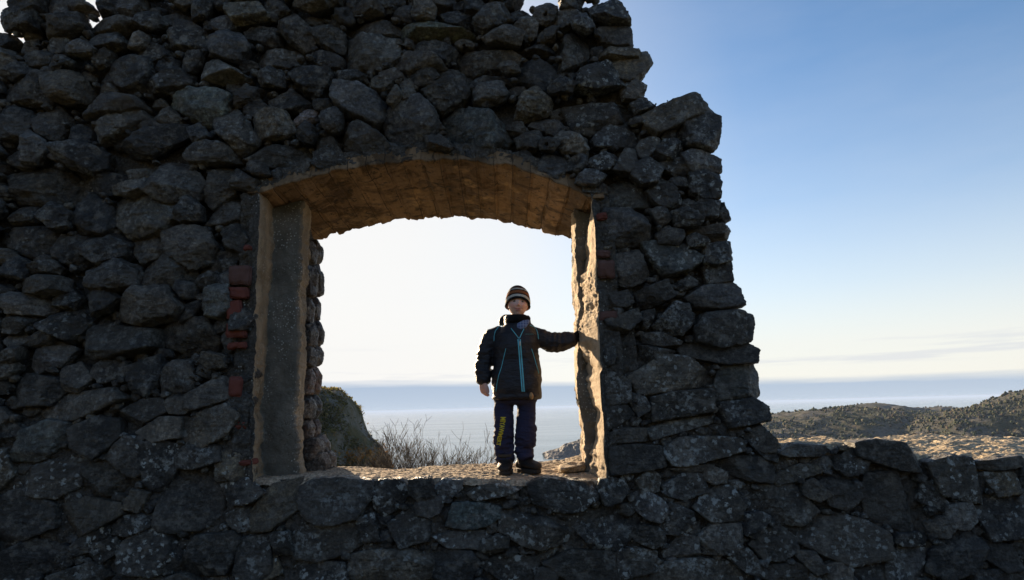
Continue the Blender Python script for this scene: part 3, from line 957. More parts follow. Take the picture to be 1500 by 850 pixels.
# sill
sf = [(350, 700), (440, 698), (540, 700), (620, 703), (700, 702), (770, 703), (884, 705), (905, 705)]
sb = [(430, 692), (500, 683), (540, 684), (580, 687), (610, 684), (650, 680), (700, 678), (740, 676), (790, 675), (820, 672), (850, 664), (880, 662)]
ns, nd = 330, 170
F1, B1 = curve_world(sf, F), curve_world(sb, BK)
xs = np.linspace(-1.60, .56, ns)
ys = np.linspace(F + .035, BK + .03, nd)
zf = np.interp(xs, F1[:, 0], F1[:, 2])
zb = np.interp(xs, B1[:, 0], B1[:, 2])
X, Yg = np.meshgrid(xs, ys, indexing='ij')
t = (Yg - F) / (BK - F)
Zs = zf[:, None] * (1 - t) + zb[:, None] * t
pp = np.stack([X.ravel(), Yg.ravel(), np.zeros(X.size)], 1)
Zs = Zs + (fbm(pp * 3, 4, 200) * .016 + fbm(pp * np.array([4, 20, 1]), 5, 205, gain=.6, ridge=True) * .009 + fbm(pp * 55, 3, 210) * .007).reshape(X.shape) - .006
drop = sstep(F + .07, F + .035, Yg)
Zs -= drop * .035
Zs -= (np.clip(fbm(pp * np.array([3.2, 1, 1]), 4, 219), 0, 1) * .05 * np.exp(-((pp[:, 1] - F) / .07) ** 2)).reshape(X.shape)
Zs = np.where(Yg > BK - .02, Zs - (Yg - BK + .02) * 3.0, Zs)
Vs = np.stack([X.ravel(), Yg.ravel() + (fbm(pp * np.array([5, 1, 1]), 5, 215, gain=.65) * .06 * np.exp(-((pp[:, 1] - F) / .08) ** 2)), Zs.ravel()], 1)
SX, SY, SZ = xs, ys, Zs
link('window_sill', mesh_np('window_sill', Vs, gridfaces(ns, nd), True, None, [SILLM]), wall)


def sill_z(x, y):
    i = np.clip(np.searchsorted(SX, x), 0, ns - 1)
    j = np.clip(np.searchsorted(SY, y), 0, nd - 1)
    return float(SZ[max(0, i - 3):i + 4, max(0, j - 3):j + 4].max())


# rough top of the low wall
tf = [(1120, 640), (1150, 650), (1250, 650), (1300, 656), (1370, 668), (1420, 675), (1460, 679), (1500, 672), (1700, 670), (1990, 690)]
tb = [(1100, 640), (1150, 643), (1200, 638), (1230, 645), (1270, 641), (1310, 636), (1345, 633), (1400, 636), (1450, 638), (1500, 641), (1700, 650), (1990, 670)]
T1, T2 = curve_world(tf, F), curve_world(tb, BK)
xs = np.linspace(T1[1, 0] - .25, T1[-1, 0] - .1, 420)
ys = np.linspace(F + .05, BK, 160)
X, Yg = np.meshgrid(xs, ys, indexing='ij')
t = (Yg - F) / (BK - F)
Zt = np.interp(xs, T1[:, 0], T1[:, 2])[:, None] * (1 - t) + np.interp(xs, T2[:, 0], T2[:, 2])[:, None] * t
pp = np.stack([X.ravel(), Yg.ravel(), np.zeros(X.size)], 1)
Zt = Zt + (fbm(pp * 5, 4, 300) * .022 + fbm(pp * np.array([9, 13, 1]), 5, 305, gain=.62, ridge=True) * .016 + fbm(pp * 60, 3, 310) * .004).reshape(X.shape) - .012
Zt -= sstep(F + .13, F + .05, Yg) * .10
Zt -= sstep(BK - .05, BK, Yg) * .10
V = np.stack([X.ravel(), Yg.ravel(), Zt.ravel()], 1)
link('parapet_top', mesh_np('parapet_top', V, gridfaces(len(xs), len(ys)), True, None, [TOPM]), wall)
bb = Batch()
for (xa, xb) in ((xs[0] + .2, xs[-1]),):
    zz = float(Zt.min()) - .06
    bb_ = [(xa, BK - .04, -.1), (xb, BK - .04, -.1), (xb, BK - .04, zz + .02), (xa, BK - .04, zz + .02)]
mesh_b = mesh_np('parapet_back', np.array(bb_), np.array([[1, 0, 3, 2]]), False, None, [MORTAR])
link('parapet_back', mesh_b, wall)


# bricks shown in the wall beside the opening
def brick(px0, py0, px1, py1, mat, y=F - .012, tilt=0.0):
    P = to_wall([(px0, py0), (px1, py0), (px1, py1), (px0, py1)], y)
    c = P.mean(0)
    Q = (P - c) * np.array([1, 1])
    ca, sa = math.cos(tilt), math.sin(tilt)
    Q = Q @ np.array([[ca, sa], [-sa, ca]]) + c
    bm = bmesh.new()
    vs = [bm.verts.new((x, y, z)) for x, z in Q] + [bm.verts.new((x, y + .10, z)) for x, z in Q]
    for f in ((0, 1, 2, 3), (7, 6, 5, 4), (0, 4, 5, 1), (1, 5, 6, 2), (2, 6, 7, 3), (3, 7, 4, 0)):
        bm.faces.new([vs[i] for i in f])
    bmesh.ops.recalc_face_normals(bm, faces=bm.faces)
    bmesh.ops.bevel(bm, geom=list(bm.edges), offset=.006, segments=2, affect='EDGES')
    bmesh.ops.subdivide_edges(bm, edges=list(bm.edges), cuts=4, use_grid_fill=True)
    bmesh.ops.triangulate(bm, faces=bm.faces)
    V = np.array([v.co[:] for v in bm.verts])
    d = fbm(V * 16, 5, int(px0 + py0), gain=.65) * .022
    for v, e in zip(bm.verts, d):
        v.co += Vector((e * .6, e, e * .8))
    me = bpy.data.meshes.new('brick')
    bm.to_mesh(me)
    bm.free()
    me.materials.append(mat)
    for p in me.polygons:
        p.use_smooth = True
    return link('brick', me, wall)


for b in ((336, 389, 366, 417, BRICKB, F - .02, .02), (334, 420, 362, 437, BRICK, F - .016, .0), (331, 440, 352, 465, BRICK, F - .012, .15), (332, 473, 360, 494, BRICK, F - .014, -.05), (333, 501, 361, 511, BRICK, F - .004, .1),
          (335, 552, 354, 581, BRICK, F - .008, -.1), (342, 616, 360, 630, BRICK, F - .004, -.1), (350, 673, 369, 682, BRICK, F - .004, 0), (357, 358, 368, 367, BRICK, F - .004, 0),
          (876, 381, 901, 408, BRICKB, F - .02, .05), (876, 456, 905, 468, BRICKB, F - .004, .1), (874, 366, 895, 377, BRICKB, F - .004, 0), (875, 311, 890, 322, BRICK, F - .004, .1)):
    brick(*b)


# ------------------------------------------------------------------ the land behind: ground, sea, hills
SEA_Z = -45.0
GROUNDM = m_tint('turf and earth', .95, .45, .8, .8, .15)
gxs = np.concatenate([np.linspace(-400, -30, 40), np.linspace(-28, 28, 120), np.linspace(30, 400, 40)])
gys = np.concatenate([np.linspace(-300, -12, 30), np.linspace(-11, 60, 160), np.linspace(62, 320, 50)])
X, Yg = np.meshgrid(gxs, gys, indexing='ij')
pp = np.stack([X.ravel(), Yg.ravel(), np.zeros(X.size)], 1)
Zg = -np.clip(Yg - 6.5, 0, 200) * .30 - np.clip(Yg - 22, 0, 400) * .25
Zg = Zg + (fbm(pp * .35, 4, 400) * .12 + fbm(pp * .03, 3, 410) * 1.2 * sstep(9, 40, np.abs(pp[:, 1]))).reshape(X.shape) - .05
Zg = Zg + (np.clip(-Yg - 5, 0, 40) * .42)  # unseen rise behind the camera, added to block low sky light
Zg = np.where(Yg > 6.5, np.minimum(Zg, 1.1 - .1 * Yg), Zg)
gt = np.tile(np.array([.075, .07, .035]), (X.size, 1)) * (1 + .5 * fbm(pp * .5, 4, 420)[:, None])
ground = link('ground', mesh_np('ground', np.stack([X.ravel(), Yg.ravel(), Zg.ravel()], 1), gridfaces(len(gxs), len(gys)), True, gt, [GROUNDM]), kind='structure')


def sea_mat():
    n = NT('open sea under low sun')
    far = n.coord((1, 1, 1))
    w = n.noise(.05, 5, .6, vec=n.coord((1, 2.2, 1)))
    b = n.bump(w, .10, 6.0)
    b = n.bump(n.noise(.6, 4, .6, vec=n.coord((1, 1.8, 1))), .16, .7, b)
    return n.done((.10, .16, .20), n.ramp(n.noise(.004, 3, .6, vec=n.coord((.6, 2.5, 1))), (.35, .16), (.7, .26)), b, .5, IOR=1.333)


bm = bmesh.new()
RAD = 60000.0
c0 = bm.verts.new((0, 0, SEA_Z))
prev = None
rings = []
for r in (400, 1500, 6000, 20000, RAD):
    rings.append([bm.verts.new((r * math.cos(a), r * math.sin(a), SEA_Z)) for a in np.linspace(0, 2 * math.pi, 64, endpoint=False)])
for i in range(64):
    bm.faces.new((c0, rings[0][i], rings[0][(i + 1) % 64]))
    for a, b in zip(rings[:-1], rings[1:]):
        bm.faces.new((a[i], b[i], b[(i + 1) % 64], a[(i + 1) % 64]))
me = bpy.data.meshes.new('sea')
bm.to_mesh(me)
bm.free()
me.materials.append(sea_mat())
link('sea', me, kind='structure')


def rock_heath():
    n = NT('rocky heath')
    c = n.mix(n.ramp(n.noise(.035, 6, .7), (.42, 0.0), (.58, 1.0)), (.026, .032, .013), (.10, .095, .088))
    c = n.mix(n.ramp(n.noise(.11, 5, .7), (.5, 0.0), (.66, .85)), c, (.07, .052, .03))
    c = n.mix(n.ramp(n.noise(.3, 4, .7), (.35, .55), (.6, 0.0)), c, (.028, .032, .018))
    b = n.bump(n.noise(.12, 6, .7), .9, 4.0)
    return n.done(c, .95, b, .15)


HEATH = rock_heath()


def ridge_hill(name, prof, D, front, back, zbase, rough, mat, nu=260, nv=80, seed=0, pw=1.6, crestn=.5, **kw):
    """a hill whose crest is seen along prof (photo pixels) at distance D"""
    P = np.array([at(x, y, D) for x, y in prof])
    xs = np.linspace(P[0, 0], P[-1, 0], nu)
    zc = np.interp(xs, P[:, 0], P[:, 2]) - (.0052 * D if D > 300 and 'hill' in name else 0)
    for _ in range(2):
        zc[1:-1] = (zc[:-2] + 2 * zc[1:-1] + zc[2:]) / 4
    vs = np.concatenate([np.linspace(-1, 0, int(nv * .7)), np.linspace(0, 1, int(nv * .3))[1:]])
    X, Vv = np.meshgrid(xs, vs, indexing='ij')
    Y = D + np.where(Vv < 0, Vv * front, Vv * back)
    sh = 1 - np.abs(Vv) ** pw
    Z = zbase + (zc[:, None] - zbase) * sh
    sc = 1.0 / (rough * 6)
    pp = np.stack([X.ravel(), Y.ravel(), Z.ravel()], 1)
    n = (fbm(pp * sc, 5, seed) + .6 * fbm(pp * sc * 2.3, 4, seed + 7, ridge=True)).reshape(X.shape)
    damp = crestn + (1 - crestn) * sstep(0, .25, np.abs(Vv))
    Z = Z + n * rough * damp
    Y = Y + fbm(pp * sc, 4, seed + 30).reshape(X.shape) * rough * 1.2
    V = np.stack([X.ravel(), Y.ravel(), Z.ravel()], 1)
    o = link(name, mesh_np(name, V, gridfaces(nu, len(vs)), True, None, [mat]), **kw)
    return o, V.reshape(nu, len(vs), 3)


# wooded hills across the inlet at right
h1, H1 = ridge_hill('hill', [(960, 640), (1040, 622), (1090, 612), (1128, 603), (1175, 598), (1240, 594), (1290, 597), (1340, 605), (1400, 612), (1480, 618), (1600, 622), (1750, 640)], 520, 190, 150, -46, 4.2, HEATH, seed=500, kind='structure')
h2, H2 = ridge_hill('hill', [(1120, 612), (1190, 603), (1225, 594), (1250, 589), (1285, 587), (1310, 590), (1340, 595), (1365, 592), (1395, 593), (1425, 598), (1450, 604), (1500, 612), (1560, 622)], 760, 200, 150, -46, 4.0, HEATH, seed=540, kind='structure')
h3, H3 = ridge_hill('hill', [(1310, 628), (1350, 612), (1390, 603), (1430, 597), (1460, 588), (1475, 582), (1490, 576), (1510, 571), (1560, 560), (1640, 556), (1760, 560), (1900, 580), (2000, 610)], 430, 150, 120, -46, 4.0, HEATH, seed=580, kind='structure')
sk, SK = ridge_hill('skerry', [(796, 664), (806, 660), (818, 657), (826, 651), (836, 648), (843, 646), (850, 644), (862, 639), (880, 636), (930, 640)], 640, 38, 40, SEA_Z - 2, 2.0, m_simple('sea-washed rock', (.045, .043, .042), .7, .4, .3, .9, 1.0), nu=200, nv=90, pw=1.0, seed=620, kind='structure')

FOLI = m_tint('mixed hillside foliage', .9, .35, .25)


def scatter_trees(H, count, smin, smax, seed, vlo=0, vhi=1, skip=.45):
    rng = np.random.default_rng(seed)
    nu, nv = H.shape[:2]
    out = []
    tries = 0
    while len(out) < count and tries < count * 8:
        tries += 1
        i = rng.integers(1, nu - 1)
        j = int(nv * rng.uniform(vlo, vhi))
        j = min(max(j, 1), nv - 2)
        p = H[i, j] * .5 + H[i + 1, j] * .5
        if p[2] < SEA_Z + 2:
            continue
        g = fbm(np.array([[p[0] * .018, p[1] * .018, p[2] * .03]]), 3, 700 + seed)[0]
        if g < rng.uniform(-.35, .25) - .1 + skip * .3:
            continue
        out.append((p, smin + (smax - smin) * rng.random() ** 2.6))
    return out


IV, IF = ICO[1]
IV3, IF3 = ICO[3]


def blob_trees(b, spots, seed, pal):
    rng = np.random.default_rng(seed)
    for p, s in spots:
        n = 1 + (_h(np.array([int(p[0] * 31)]), np.array([int(p[1] * 17)]), np.array([0]), seed)[0] > .5)
        col = pal[rng.integers(len(pal))] * rng.uniform(.8, 1.2)
        off = rng.uniform(-90, 90, 3)
        d = 1 + .55 * vnoise(IV * 2.1 + off, 3) + .35 * vnoise(IV * 4.7 + off, 4)
        V = IV * d[:, None] * np.array([s * rng.uniform(.7, 1.1), s * rng.uniform(.7, 1.1), s * rng.uniform(.7, 1.25)])
        V = V + p + np.array([0, 0, s * .45])
        b.add(V, IF, (*col, 1))


PAL = [np.array(c) for c in ((.035, .045, .018), (.045, .052, .02), (.07, .07, .028), (.08, .07, .034), (.07, .05, .03), (.03, .04, .02), (.055, .055, .03))]
b = Batch()
blob_trees(b, scatter_trees(H1, 10000, .25, 1.5, 1, .15, .95), 1, PAL)
blob_trees(b, scatter_trees(H2, 4000, .25, 1.5, 2, .3, .9), 2, PAL)
blob_trees(b, scatter_trees(H3, 10000, .2, 1.3, 3, .1, .95), 3, PAL)
link('woodland', b.mesh('woodland', [FOLI]), kind='stuff')


n = NT('thin leaves and dry grass')
c = n.mix(1.0, n.attr(), n.ramp(n.noise(.8, 4, .6), (.3, .7), (.7, 1.3)), 'MULTIPLY')
n.done(c, .85, None, .1)
tr = n.n('ShaderNodeBsdfTranslucent')
n.l(c, tr.inputs['Color'])
mxs = n.n('ShaderNodeMixShader')
mxs.inputs[0].default_value = .5
n.l(n.b.outputs[0], mxs.inputs[1]); n.l(tr.outputs[0], mxs.inputs[2])
n.l(mxs.outputs[0], n.out.inputs[0])
LEAF = n.m


# steep headland seen through the window at left
def cliff_mat():
    n = NT('mossy headland rock')
    c = n.mix(n.ramp(n.noise(.28, 6, .7), (.42, 0.0), (.56, 1.0)), (.085, .078, .034), (.20, .185, .16))
    c = n.mix(n.ramp(n.noise(.9, 5, .7), (.45, 0.0), (.65, .8)), c, (.13, .10, .045))
    b = n.bump(n.noise(.7, 7, .7), 1.0, .8)
    return n.done(c, .95, b, .15)


hd, HD = ridge_hill('headland', [(380, 612), (410, 594), (445, 580), (462, 578), (480, 580), (496, 586), (506, 592), (514, 602), (519, 612), (523, 628), (530, 643), (542, 655), (556, 668), (562, 685), (566, 700)], 62, 20, 14, -26, 1.5, cliff_mat(), nu=220, nv=110, seed=640, pw=2.0, crestn=.55, kind='structure')
rng = np.random.default_rng(5)
lb = Batch()
nu, nv = HD.shape[:2]
N = 36000
i = rng.integers(0, nu - 1, N); j = rng.integers(int(nv * .2), int(nv * .8), N)
u, w = rng.random(N)[:, None], rng.random(N)[:, None]
p = HD[i, j] * (1 - u) * (1 - w) + HD[i + 1, j] * u * (1 - w) + HD[i, j + 1] * (1 - u) * w + HD[i + 1, j + 1] * u * w
dens = fbm(p * .22, 4, 800)
bare = sstep(-5.2, -1.2, p[:, 2]) * sstep(-18.8, -16.2, p[:, 0])
kp = (dens + rng.normal(0, .12, N) > -.30 + .30 * bare) & (p[:, 2] > -16)
p = p[kp]; n = len(p)
hgt = np.clip(fbm(p * .35, 3, 820) + .35, .05, 1) * 1.0
p = p + np.stack([rng.normal(0, .12, n), rng.normal(0, .12, n) - .25 * hgt, rng.random(n) * hgt * .9], 1)
d1 = rng.normal(0, 1, (n, 3)); d1 /= np.linalg.norm(d1, axis=1)[:, None]
d2 = rng.normal(0, 1, (n, 3)); d2 /= np.linalg.norm(d2, axis=1)[:, None]
s = rng.uniform(.05, .20, (n, 1))
V = np.stack([p - d1 * s, p + d2 * s * .7, p + d1 * s, p - d2 * s * .7], 1).reshape(-1, 3)
pal = np.array([(.10, .095, .035), (.13, .115, .042), (.075, .078, .032), (.18, .145, .06), (.15, .11, .055)])
cc = pal[rng.integers(0, len(pal), n)] * rng.uniform(.6, 1.35, (n, 1))
orange = (fbm(p * .30, 3, 860) > -.05) & (p[:, 0] > -17.6) & (p[:, 2] < -1.6)
cc[orange] = np.array((.34, .17, .04)) * rng.uniform(.5, 1.3, (orange.sum(), 1))
lb.add(V, np.arange(4 * n).reshape(-1, 4), np.concatenate([np.repeat(cc, 4, 0), np.ones((4 * n, 1))], 1))
link('undergrowth', lb.mesh('undergrowth', [LEAF], False), kind='stuff')


# ------------------------------------------------------------------ bare shrubs beyond the sill
BARK = m_simple('bare grey-brown bark', (.035, .026, .02), .9, .35, 60, .4, .004)


def tube(b, pts, rad, sides=5):
    pts = np.asarray(pts)
    n = len(pts)
    T = np.gradient(pts, axis=0)
    T /= np.linalg.norm(T, axis=1)[:, None] + 1e-9
    ref = np.array([.3, 1, .2]) / np.linalg.norm([.3, 1, .2])
    A = np.cross(T, ref); A /= np.linalg.norm(A, axis=1)[:, None] + 1e-9
    B_ = np.cross(T, A)
    a = np.linspace(0, 2 * np.pi, sides, endpoint=False)
    V = pts[:, None] + (A[:, None] * np.cos(a)[None, :, None] + B_[:, None] * np.sin(a)[None, :, None]) * np.asarray(rad)[:, None, None]
    k = np.arange(n * sides).reshape(n, sides)
    q = np.stack([k[:-1], np.roll(k[:-1], -1, 1), np.roll(k[1:], -1, 1), k[1:]], -1).reshape(-1, 4)
    b.add(V.reshape(-1, 3), q)


def branch(trunk, crown, p, d, L, r, lev, rng, spread, gnarl):
    n = 5
    pts, rad = [p], [r]
    for k in range(n):
        d = d + rng.normal(0, gnarl, 3) + np.array([0, 0, .05])
        d /= np.linalg.norm(d)
        pts.append(pts[-1] + d * L / n)
        rad.append(r * (1 - .45 * (k + 1) / n))
    rad = [max(x, .0042) for x in rad]
    tube(trunk if lev < 2 else crown, pts, rad, 6 if lev < 2 else 4)
    if lev >= 6 or r < .0023:
        return
    kids = rng.integers(2, 5 if lev in (2, 3) else 4) if lev else rng.integers(3, 5)
    for k in range(kids):
        q = rng.uniform(.35, 1.0) if k else 1.0
        i = min(n, max(1, int(round(q * n))))
        nd = d + rng.normal(0, spread, 3) * np.array([1, .7, .5]) + np.array([0, 0, .16])
        nd /= np.linalg.norm(nd)
        branch(trunk, crown, pts[i], nd, L * rng.uniform(.58, .84), rad[i] * rng.uniform(.55, .78), lev + 1, rng, spread, gnarl)


def shrub(px, pyb, pytop, dist, stems, seed, label, wide=.45, lean=0.0, r0=.03):
    rng = np.random.default_rng(seed)
    base = at(px, pyb, dist)
    gi = np.clip(np.searchsorted(gxs, base[0]), 1, len(gxs) - 1); gj = np.clip(np.searchsorted(gys, dist), 1, len(gys) - 1)
    gz_ = Zg[gi, gj] - .05
    top = at(px, pytop, dist)[2]
    H = top - gz_
    t = thing('bare_tree', (base[0], dist, gz_), label, 'tree', 'bare shrubby trees beyond the sill')
    tb_, cb_ = Batch(), Batch()
    tries = []
    for k in range(stems):
        d = np.array([rng.normal(lean, wide), rng.normal(0, wide * .6), 1.0])
        d /= np.linalg.norm(d)
        L = H * .46 * rng.uniform(.8, 1.1)
        branch(tb_, cb_, np.array([base[0] + rng.normal(0, .12), dist + rng.normal(0, .1), gz_]), d, L, r0 * rng.uniform(.7, 1.1), 0, rng, .46, .08)
    # scale the plant to the height it has in the photo
    allz = np.concatenate([np.concatenate(cb_.V)[:, 2], np.concatenate(tb_.V)[:, 2]])
    k = H / (np.percentile(allz, 99.9) - gz_)
    for b_ in (tb_, cb_):
        b_.V = [(v - np.array([base[0], dist, gz_])) * np.array([k, k, k]) + np.array([base[0], dist, gz_]) for v in b_.V]
    link('trunk', tb_.mesh('trunk', [BARK]), t)
    link('crown', cb_.mesh('crown', [BARK]), t)


shrub(562, 700, 626, 15.0, 4, 21, 'thin pale bare shrub beside the steep headland', .30, .05, .05)
shrub(610, 700, 620, 13.0, 2, 34, 'slender bare tree with open forked twigs left of the dense shrub', .20, 0, .055)
shrub(655, 700, 616, 12.5, 4, 47, 'dense bare shrub with many dark upright stems, tallest beyond the sill', .26, .0, .06)
shrub(690, 700, 630, 13.5, 2, 52, 'bare shrub leaning out toward the boy from the dense one', .26, .10, .055)
shrub(722, 700, 655, 15.5, 3, 65, 'low sparse bare twigs just behind the legs of the boy', .25, -.05, .04)

# loose slab on the sill at right
lp = [(815, 683), (822, 678), (838, 676), (856, 675), (860, 682), (856, 691), (838, 693), (820, 692)]
Ys = F + .38
P = to_wall(lp, Ys)
P[:, 1] += sill_z(P[:, 0].mean(), Ys) - P[:, 1].min() - .012
V, Fc, A, wh = poly_to_rock(P, Ys - .10, .12, .16, 5, p=26)
V2, Fc2 = V, Fc
V2 = V2 + A * (fbm(V2 * 14, 4, 900) * .02 + fbm(V2 * 60, 3, 901) * .005)[:, None]
ls = link('loose_stone', mesh_np('loose_stone', V2, Fc2, True, None, [SILLM]), label='loose flat stone lying on the sill at the foot of the right jamb', category='stone')

# ------------------------------------------------------------------ camera, sky, sun
cam = bpy.data.cameras.new('camera')
cam.sensor_width = 36
cam.lens = FPX / 1500 * 36
cam.clip_end = 200000
cam.clip_start = .05
co = bpy.data.objects.new('camera', cam)
COL.objects.link(co)
co.matrix_world = Matrix.Translation(CAM) @ ROT.to_4x4()
scene.camera = co

world = bpy.data.worlds.new('World')
scene.world = world
world.use_nodes = True
wt = world.node_tree
wt.nodes.clear()
wo = wt.nodes.new('ShaderNodeOutputWorld')
bg = wt.nodes.new('ShaderNodeBackground')
sky = wt.nodes.new('ShaderNodeTexSky')
sky.sky_type = 'NISHITA'
sky.sun_disc = False
sky.sun_elevation = SUN_EL
sky.sun_rotation = SUN_AZ
sky.altitude = 50
sky.air_density = 1.0
sky.dust_density = .2
sky.ozone_density = 3.0
SKY_STRENGTH = .05
bg.inputs[1].default_value = SKY_STRENGTH


class WT(NT):
    def __init__(s, t):
        s.t = t


w = WT(wt)
tc = wt.nodes.new('ShaderNodeTexCoord').outputs['Generated']
d = w.sep(tc)
mp = wt.nodes.new('ShaderNodeMapping')
mp.inputs['Scale'].default_value = (3.0, 3.0, 60.0)
wt.links.new(tc, mp.inputs[0])
nz = w.noise(1.0, 5, .6, vec=mp.outputs[0])
mp2 = wt.nodes.new('ShaderNodeMapping')
mp2.inputs['Scale'].default_value = (1.6, 1.6, 6.0)
wt.links.new(tc, mp2.inputs[0])
nz2 = w.noise(1.6, 6, .6, vec=mp2.outputs[0])
# a low bank of cloud lies along the horizon, thin high veils above
top = w.math('ADD', w.math('MULTIPLY', w.math('SUBTRACT', nz, .5), .016), .036)
top = w.math('SUBTRACT', top, w.math("MULTIPLY", d[0], .019))
edge = w.math('DIVIDE', w.math('SUBTRACT', d[2], top), .0055)
band = w.math('SUBTRACT', 1.0, w.math('MULTIPLY_ADD', edge, .5, .5, clamp=True), clamp=True)
streak = w.math('MULTIPLY', w.ramp(nz, (.56, 0.0), (.66, .55)), w.ramp(d[2], (.045, 0.0), (.05, 1.0), (.075, .8), (.10, 0.0)))
bandc = w.mix(w.ramp(d[2], (0.0, 0.0), (.045, 1.0)), (2.9, 3.7, 4.8), (2.0, 2.9, 4.2))
bandf = w.math('MULTIPLY', band, .80)
sunside = w.ramp(w.math('MULTIPLY_ADD', d[1], .5, .5), (.30, .12), (.80, 1.0))
hz = w.math('MULTIPLY', w.ramp(d[2], (0.0, .92), (.08, .85), (.16, .50), (.28, .16), (.45, 0.0)), sunside)
vm = wt.nodes.new('ShaderNodeVectorMath')
vm.operation = 'DOT_PRODUCT'
wt.links.new(tc, vm.inputs[0])
vm.inputs[1].default_value = (math.sin(SUN_AZ) * math.cos(SUN_EL), math.cos(SUN_AZ) * math.cos(SUN_EL), math.sin(SUN_EL))
glow = w.ramp(vm.outputs['Value'], (.60, 0.0), (.68, .04), (.76, .18), (.83, .48), (.89, .82), (.95, .93), (1.0, .96))
hs = wt.nodes.new('ShaderNodeHueSaturation')
hs.inputs['Saturation'].default_value = 1.0
hs.inputs['Value'].default_value = 1.3
wt.links.new(sky.outputs[0], hs.inputs['Color'])
c = w.mix(hz, hs.outputs[0], (6.2, 6.0, 5.6))
c = w.mix(glow, c, (6.3, 6.2, 6.05))
c = w.mix(w.ramp(nz2, (.45, 0.0), (.75, .08)), c, (5.6, 5.8, 6.1))
c = w.mix(streak, c, (4.6, 4.8, 5.2))
c = w.mix(bandf, c, bandc)
wt.links.new(c, bg.inputs[0])
wt.links.new(bg.outputs[0], wo.inputs[0])

sl = bpy.data.lights.new('sun', 'SUN')
sl.energy = 5.0
sl.angle = R(.5)
sl.color = (1.0, .76, .50)
so = bpy.data.objects.new('sun', sl)
COL.objects.link(so)
sd = Vector((math.sin(SUN_AZ) * math.cos(SUN_EL), math.cos(SUN_AZ) * math.cos(SUN_EL), math.sin(SUN_EL)))
so.rotation_euler = sd.to_track_quat('Z', 'Y').to_euler()
so.location = sd * 60

vs_ = scene.view_settings
scene.display_settings.display_device = 'sRGB'
vs_.view_transform = 'Standard'
vs_.look = 'None'
vs_.exposure = 1.6
vs_.gamma = 1
vs_.use_curve_mapping = False
cy = scene.cycles
cy.max_bounces = 6
cy.diffuse_bounces = 4
cy.use_denoising = True
cy.use_adaptive_sampling = False

# the thin sea air that turns the far hills blue
def haze_box():
    zb, zt, rr = SEA_Z - 8, 11.0, 62000.0
    gmin = float(Zg.min()) - 2
    V = np.array([(x, y, z) for z in (min(zb, gmin), zt) for x, y in ((-rr, -rr), (rr, -rr), (rr, rr), (-rr, rr))])
    q = np.array([(3, 2, 1, 0), (4, 5, 6, 7), (0, 1, 5, 4), (1, 2, 6, 5), (2, 3, 7, 6), (3, 0, 4, 7)])
    m = bpy.data.materials.new('sea haze')
    m.use_nodes = True
    t = m.node_tree
    t.nodes.clear()
    o = t.nodes.new('ShaderNodeOutputMaterial')
    v = t.nodes.new('ShaderNodeVolumePrincipled')
    v.inputs['Color'].default_value = (.50, .66, .95, 1)
    v.inputs['Density'].default_value = HAZE
    t.links.new(v.outputs[0], o.inputs['Volume'])
    link('haze', mesh_np('haze', V, q, False, None, [m]), kind='stuff')


HAZE = .00010
haze_box()

# ------------------------------------------------------------------ the boy
YB = F + .36                       # the plane his body stands in
FOOT_Z = sill_z(at(750, 690, YB)[0], YB)
boy_o = at(757, 690, YB)
boy = thing('person', (boy_o[0], YB, FOOT_Z), 'small boy in striped hat and dark jacket standing in the window, hand on its jamb', 'person')
PXM = at(800, 500, YB)[0] - at(700, 500, YB)[0]
PXM /= 100.0                       # metres per photo pixel at the boy


def B(px, py, dy=0.0):
    """a point on the boy: photo pixel, moved dy metres in depth (towards the camera is negative)"""
    q = at(px, py, YB + dy)
    return q


def loft(rings, n=40, caps=True, power=2.0):
    """rings: (centre, ax, ay, U, W) ellipses; returns V, faces"""
    a = np.linspace(0, 2 * np.pi, n, endpoint=False)
    ca, sa = np.cos(a), np.sin(a)
    e = 2.0 / power
    ca, sa = np.sign(ca) * np.abs(ca) ** e, np.sign(sa) * np.abs(sa) ** e
    V = np.concatenate([np.asarray(c)[None] + ca[:, None] * ax * np.asarray(U)[None] + sa[:, None] * ay * np.asarray(W)[None] for c, ax, ay, U, W in rings])
    m = len(rings)
    k = np.arange(m * n).reshape(m, n)
    q = [tuple(x) for x in np.stack([k[:-1], np.roll(k[:-1], -1, 1), np.roll(k[1:], -1, 1), k[1:]], -1).reshape(-1, 4)]
    if caps:
        q.append(tuple(k[0][::-1]))
        q.append(tuple(k[-1]))
    return V, q


EX, EY, EZ = np.array([1., 0, 0]), np.array([0, 1., 0]), np.array([0, 0, 1.])


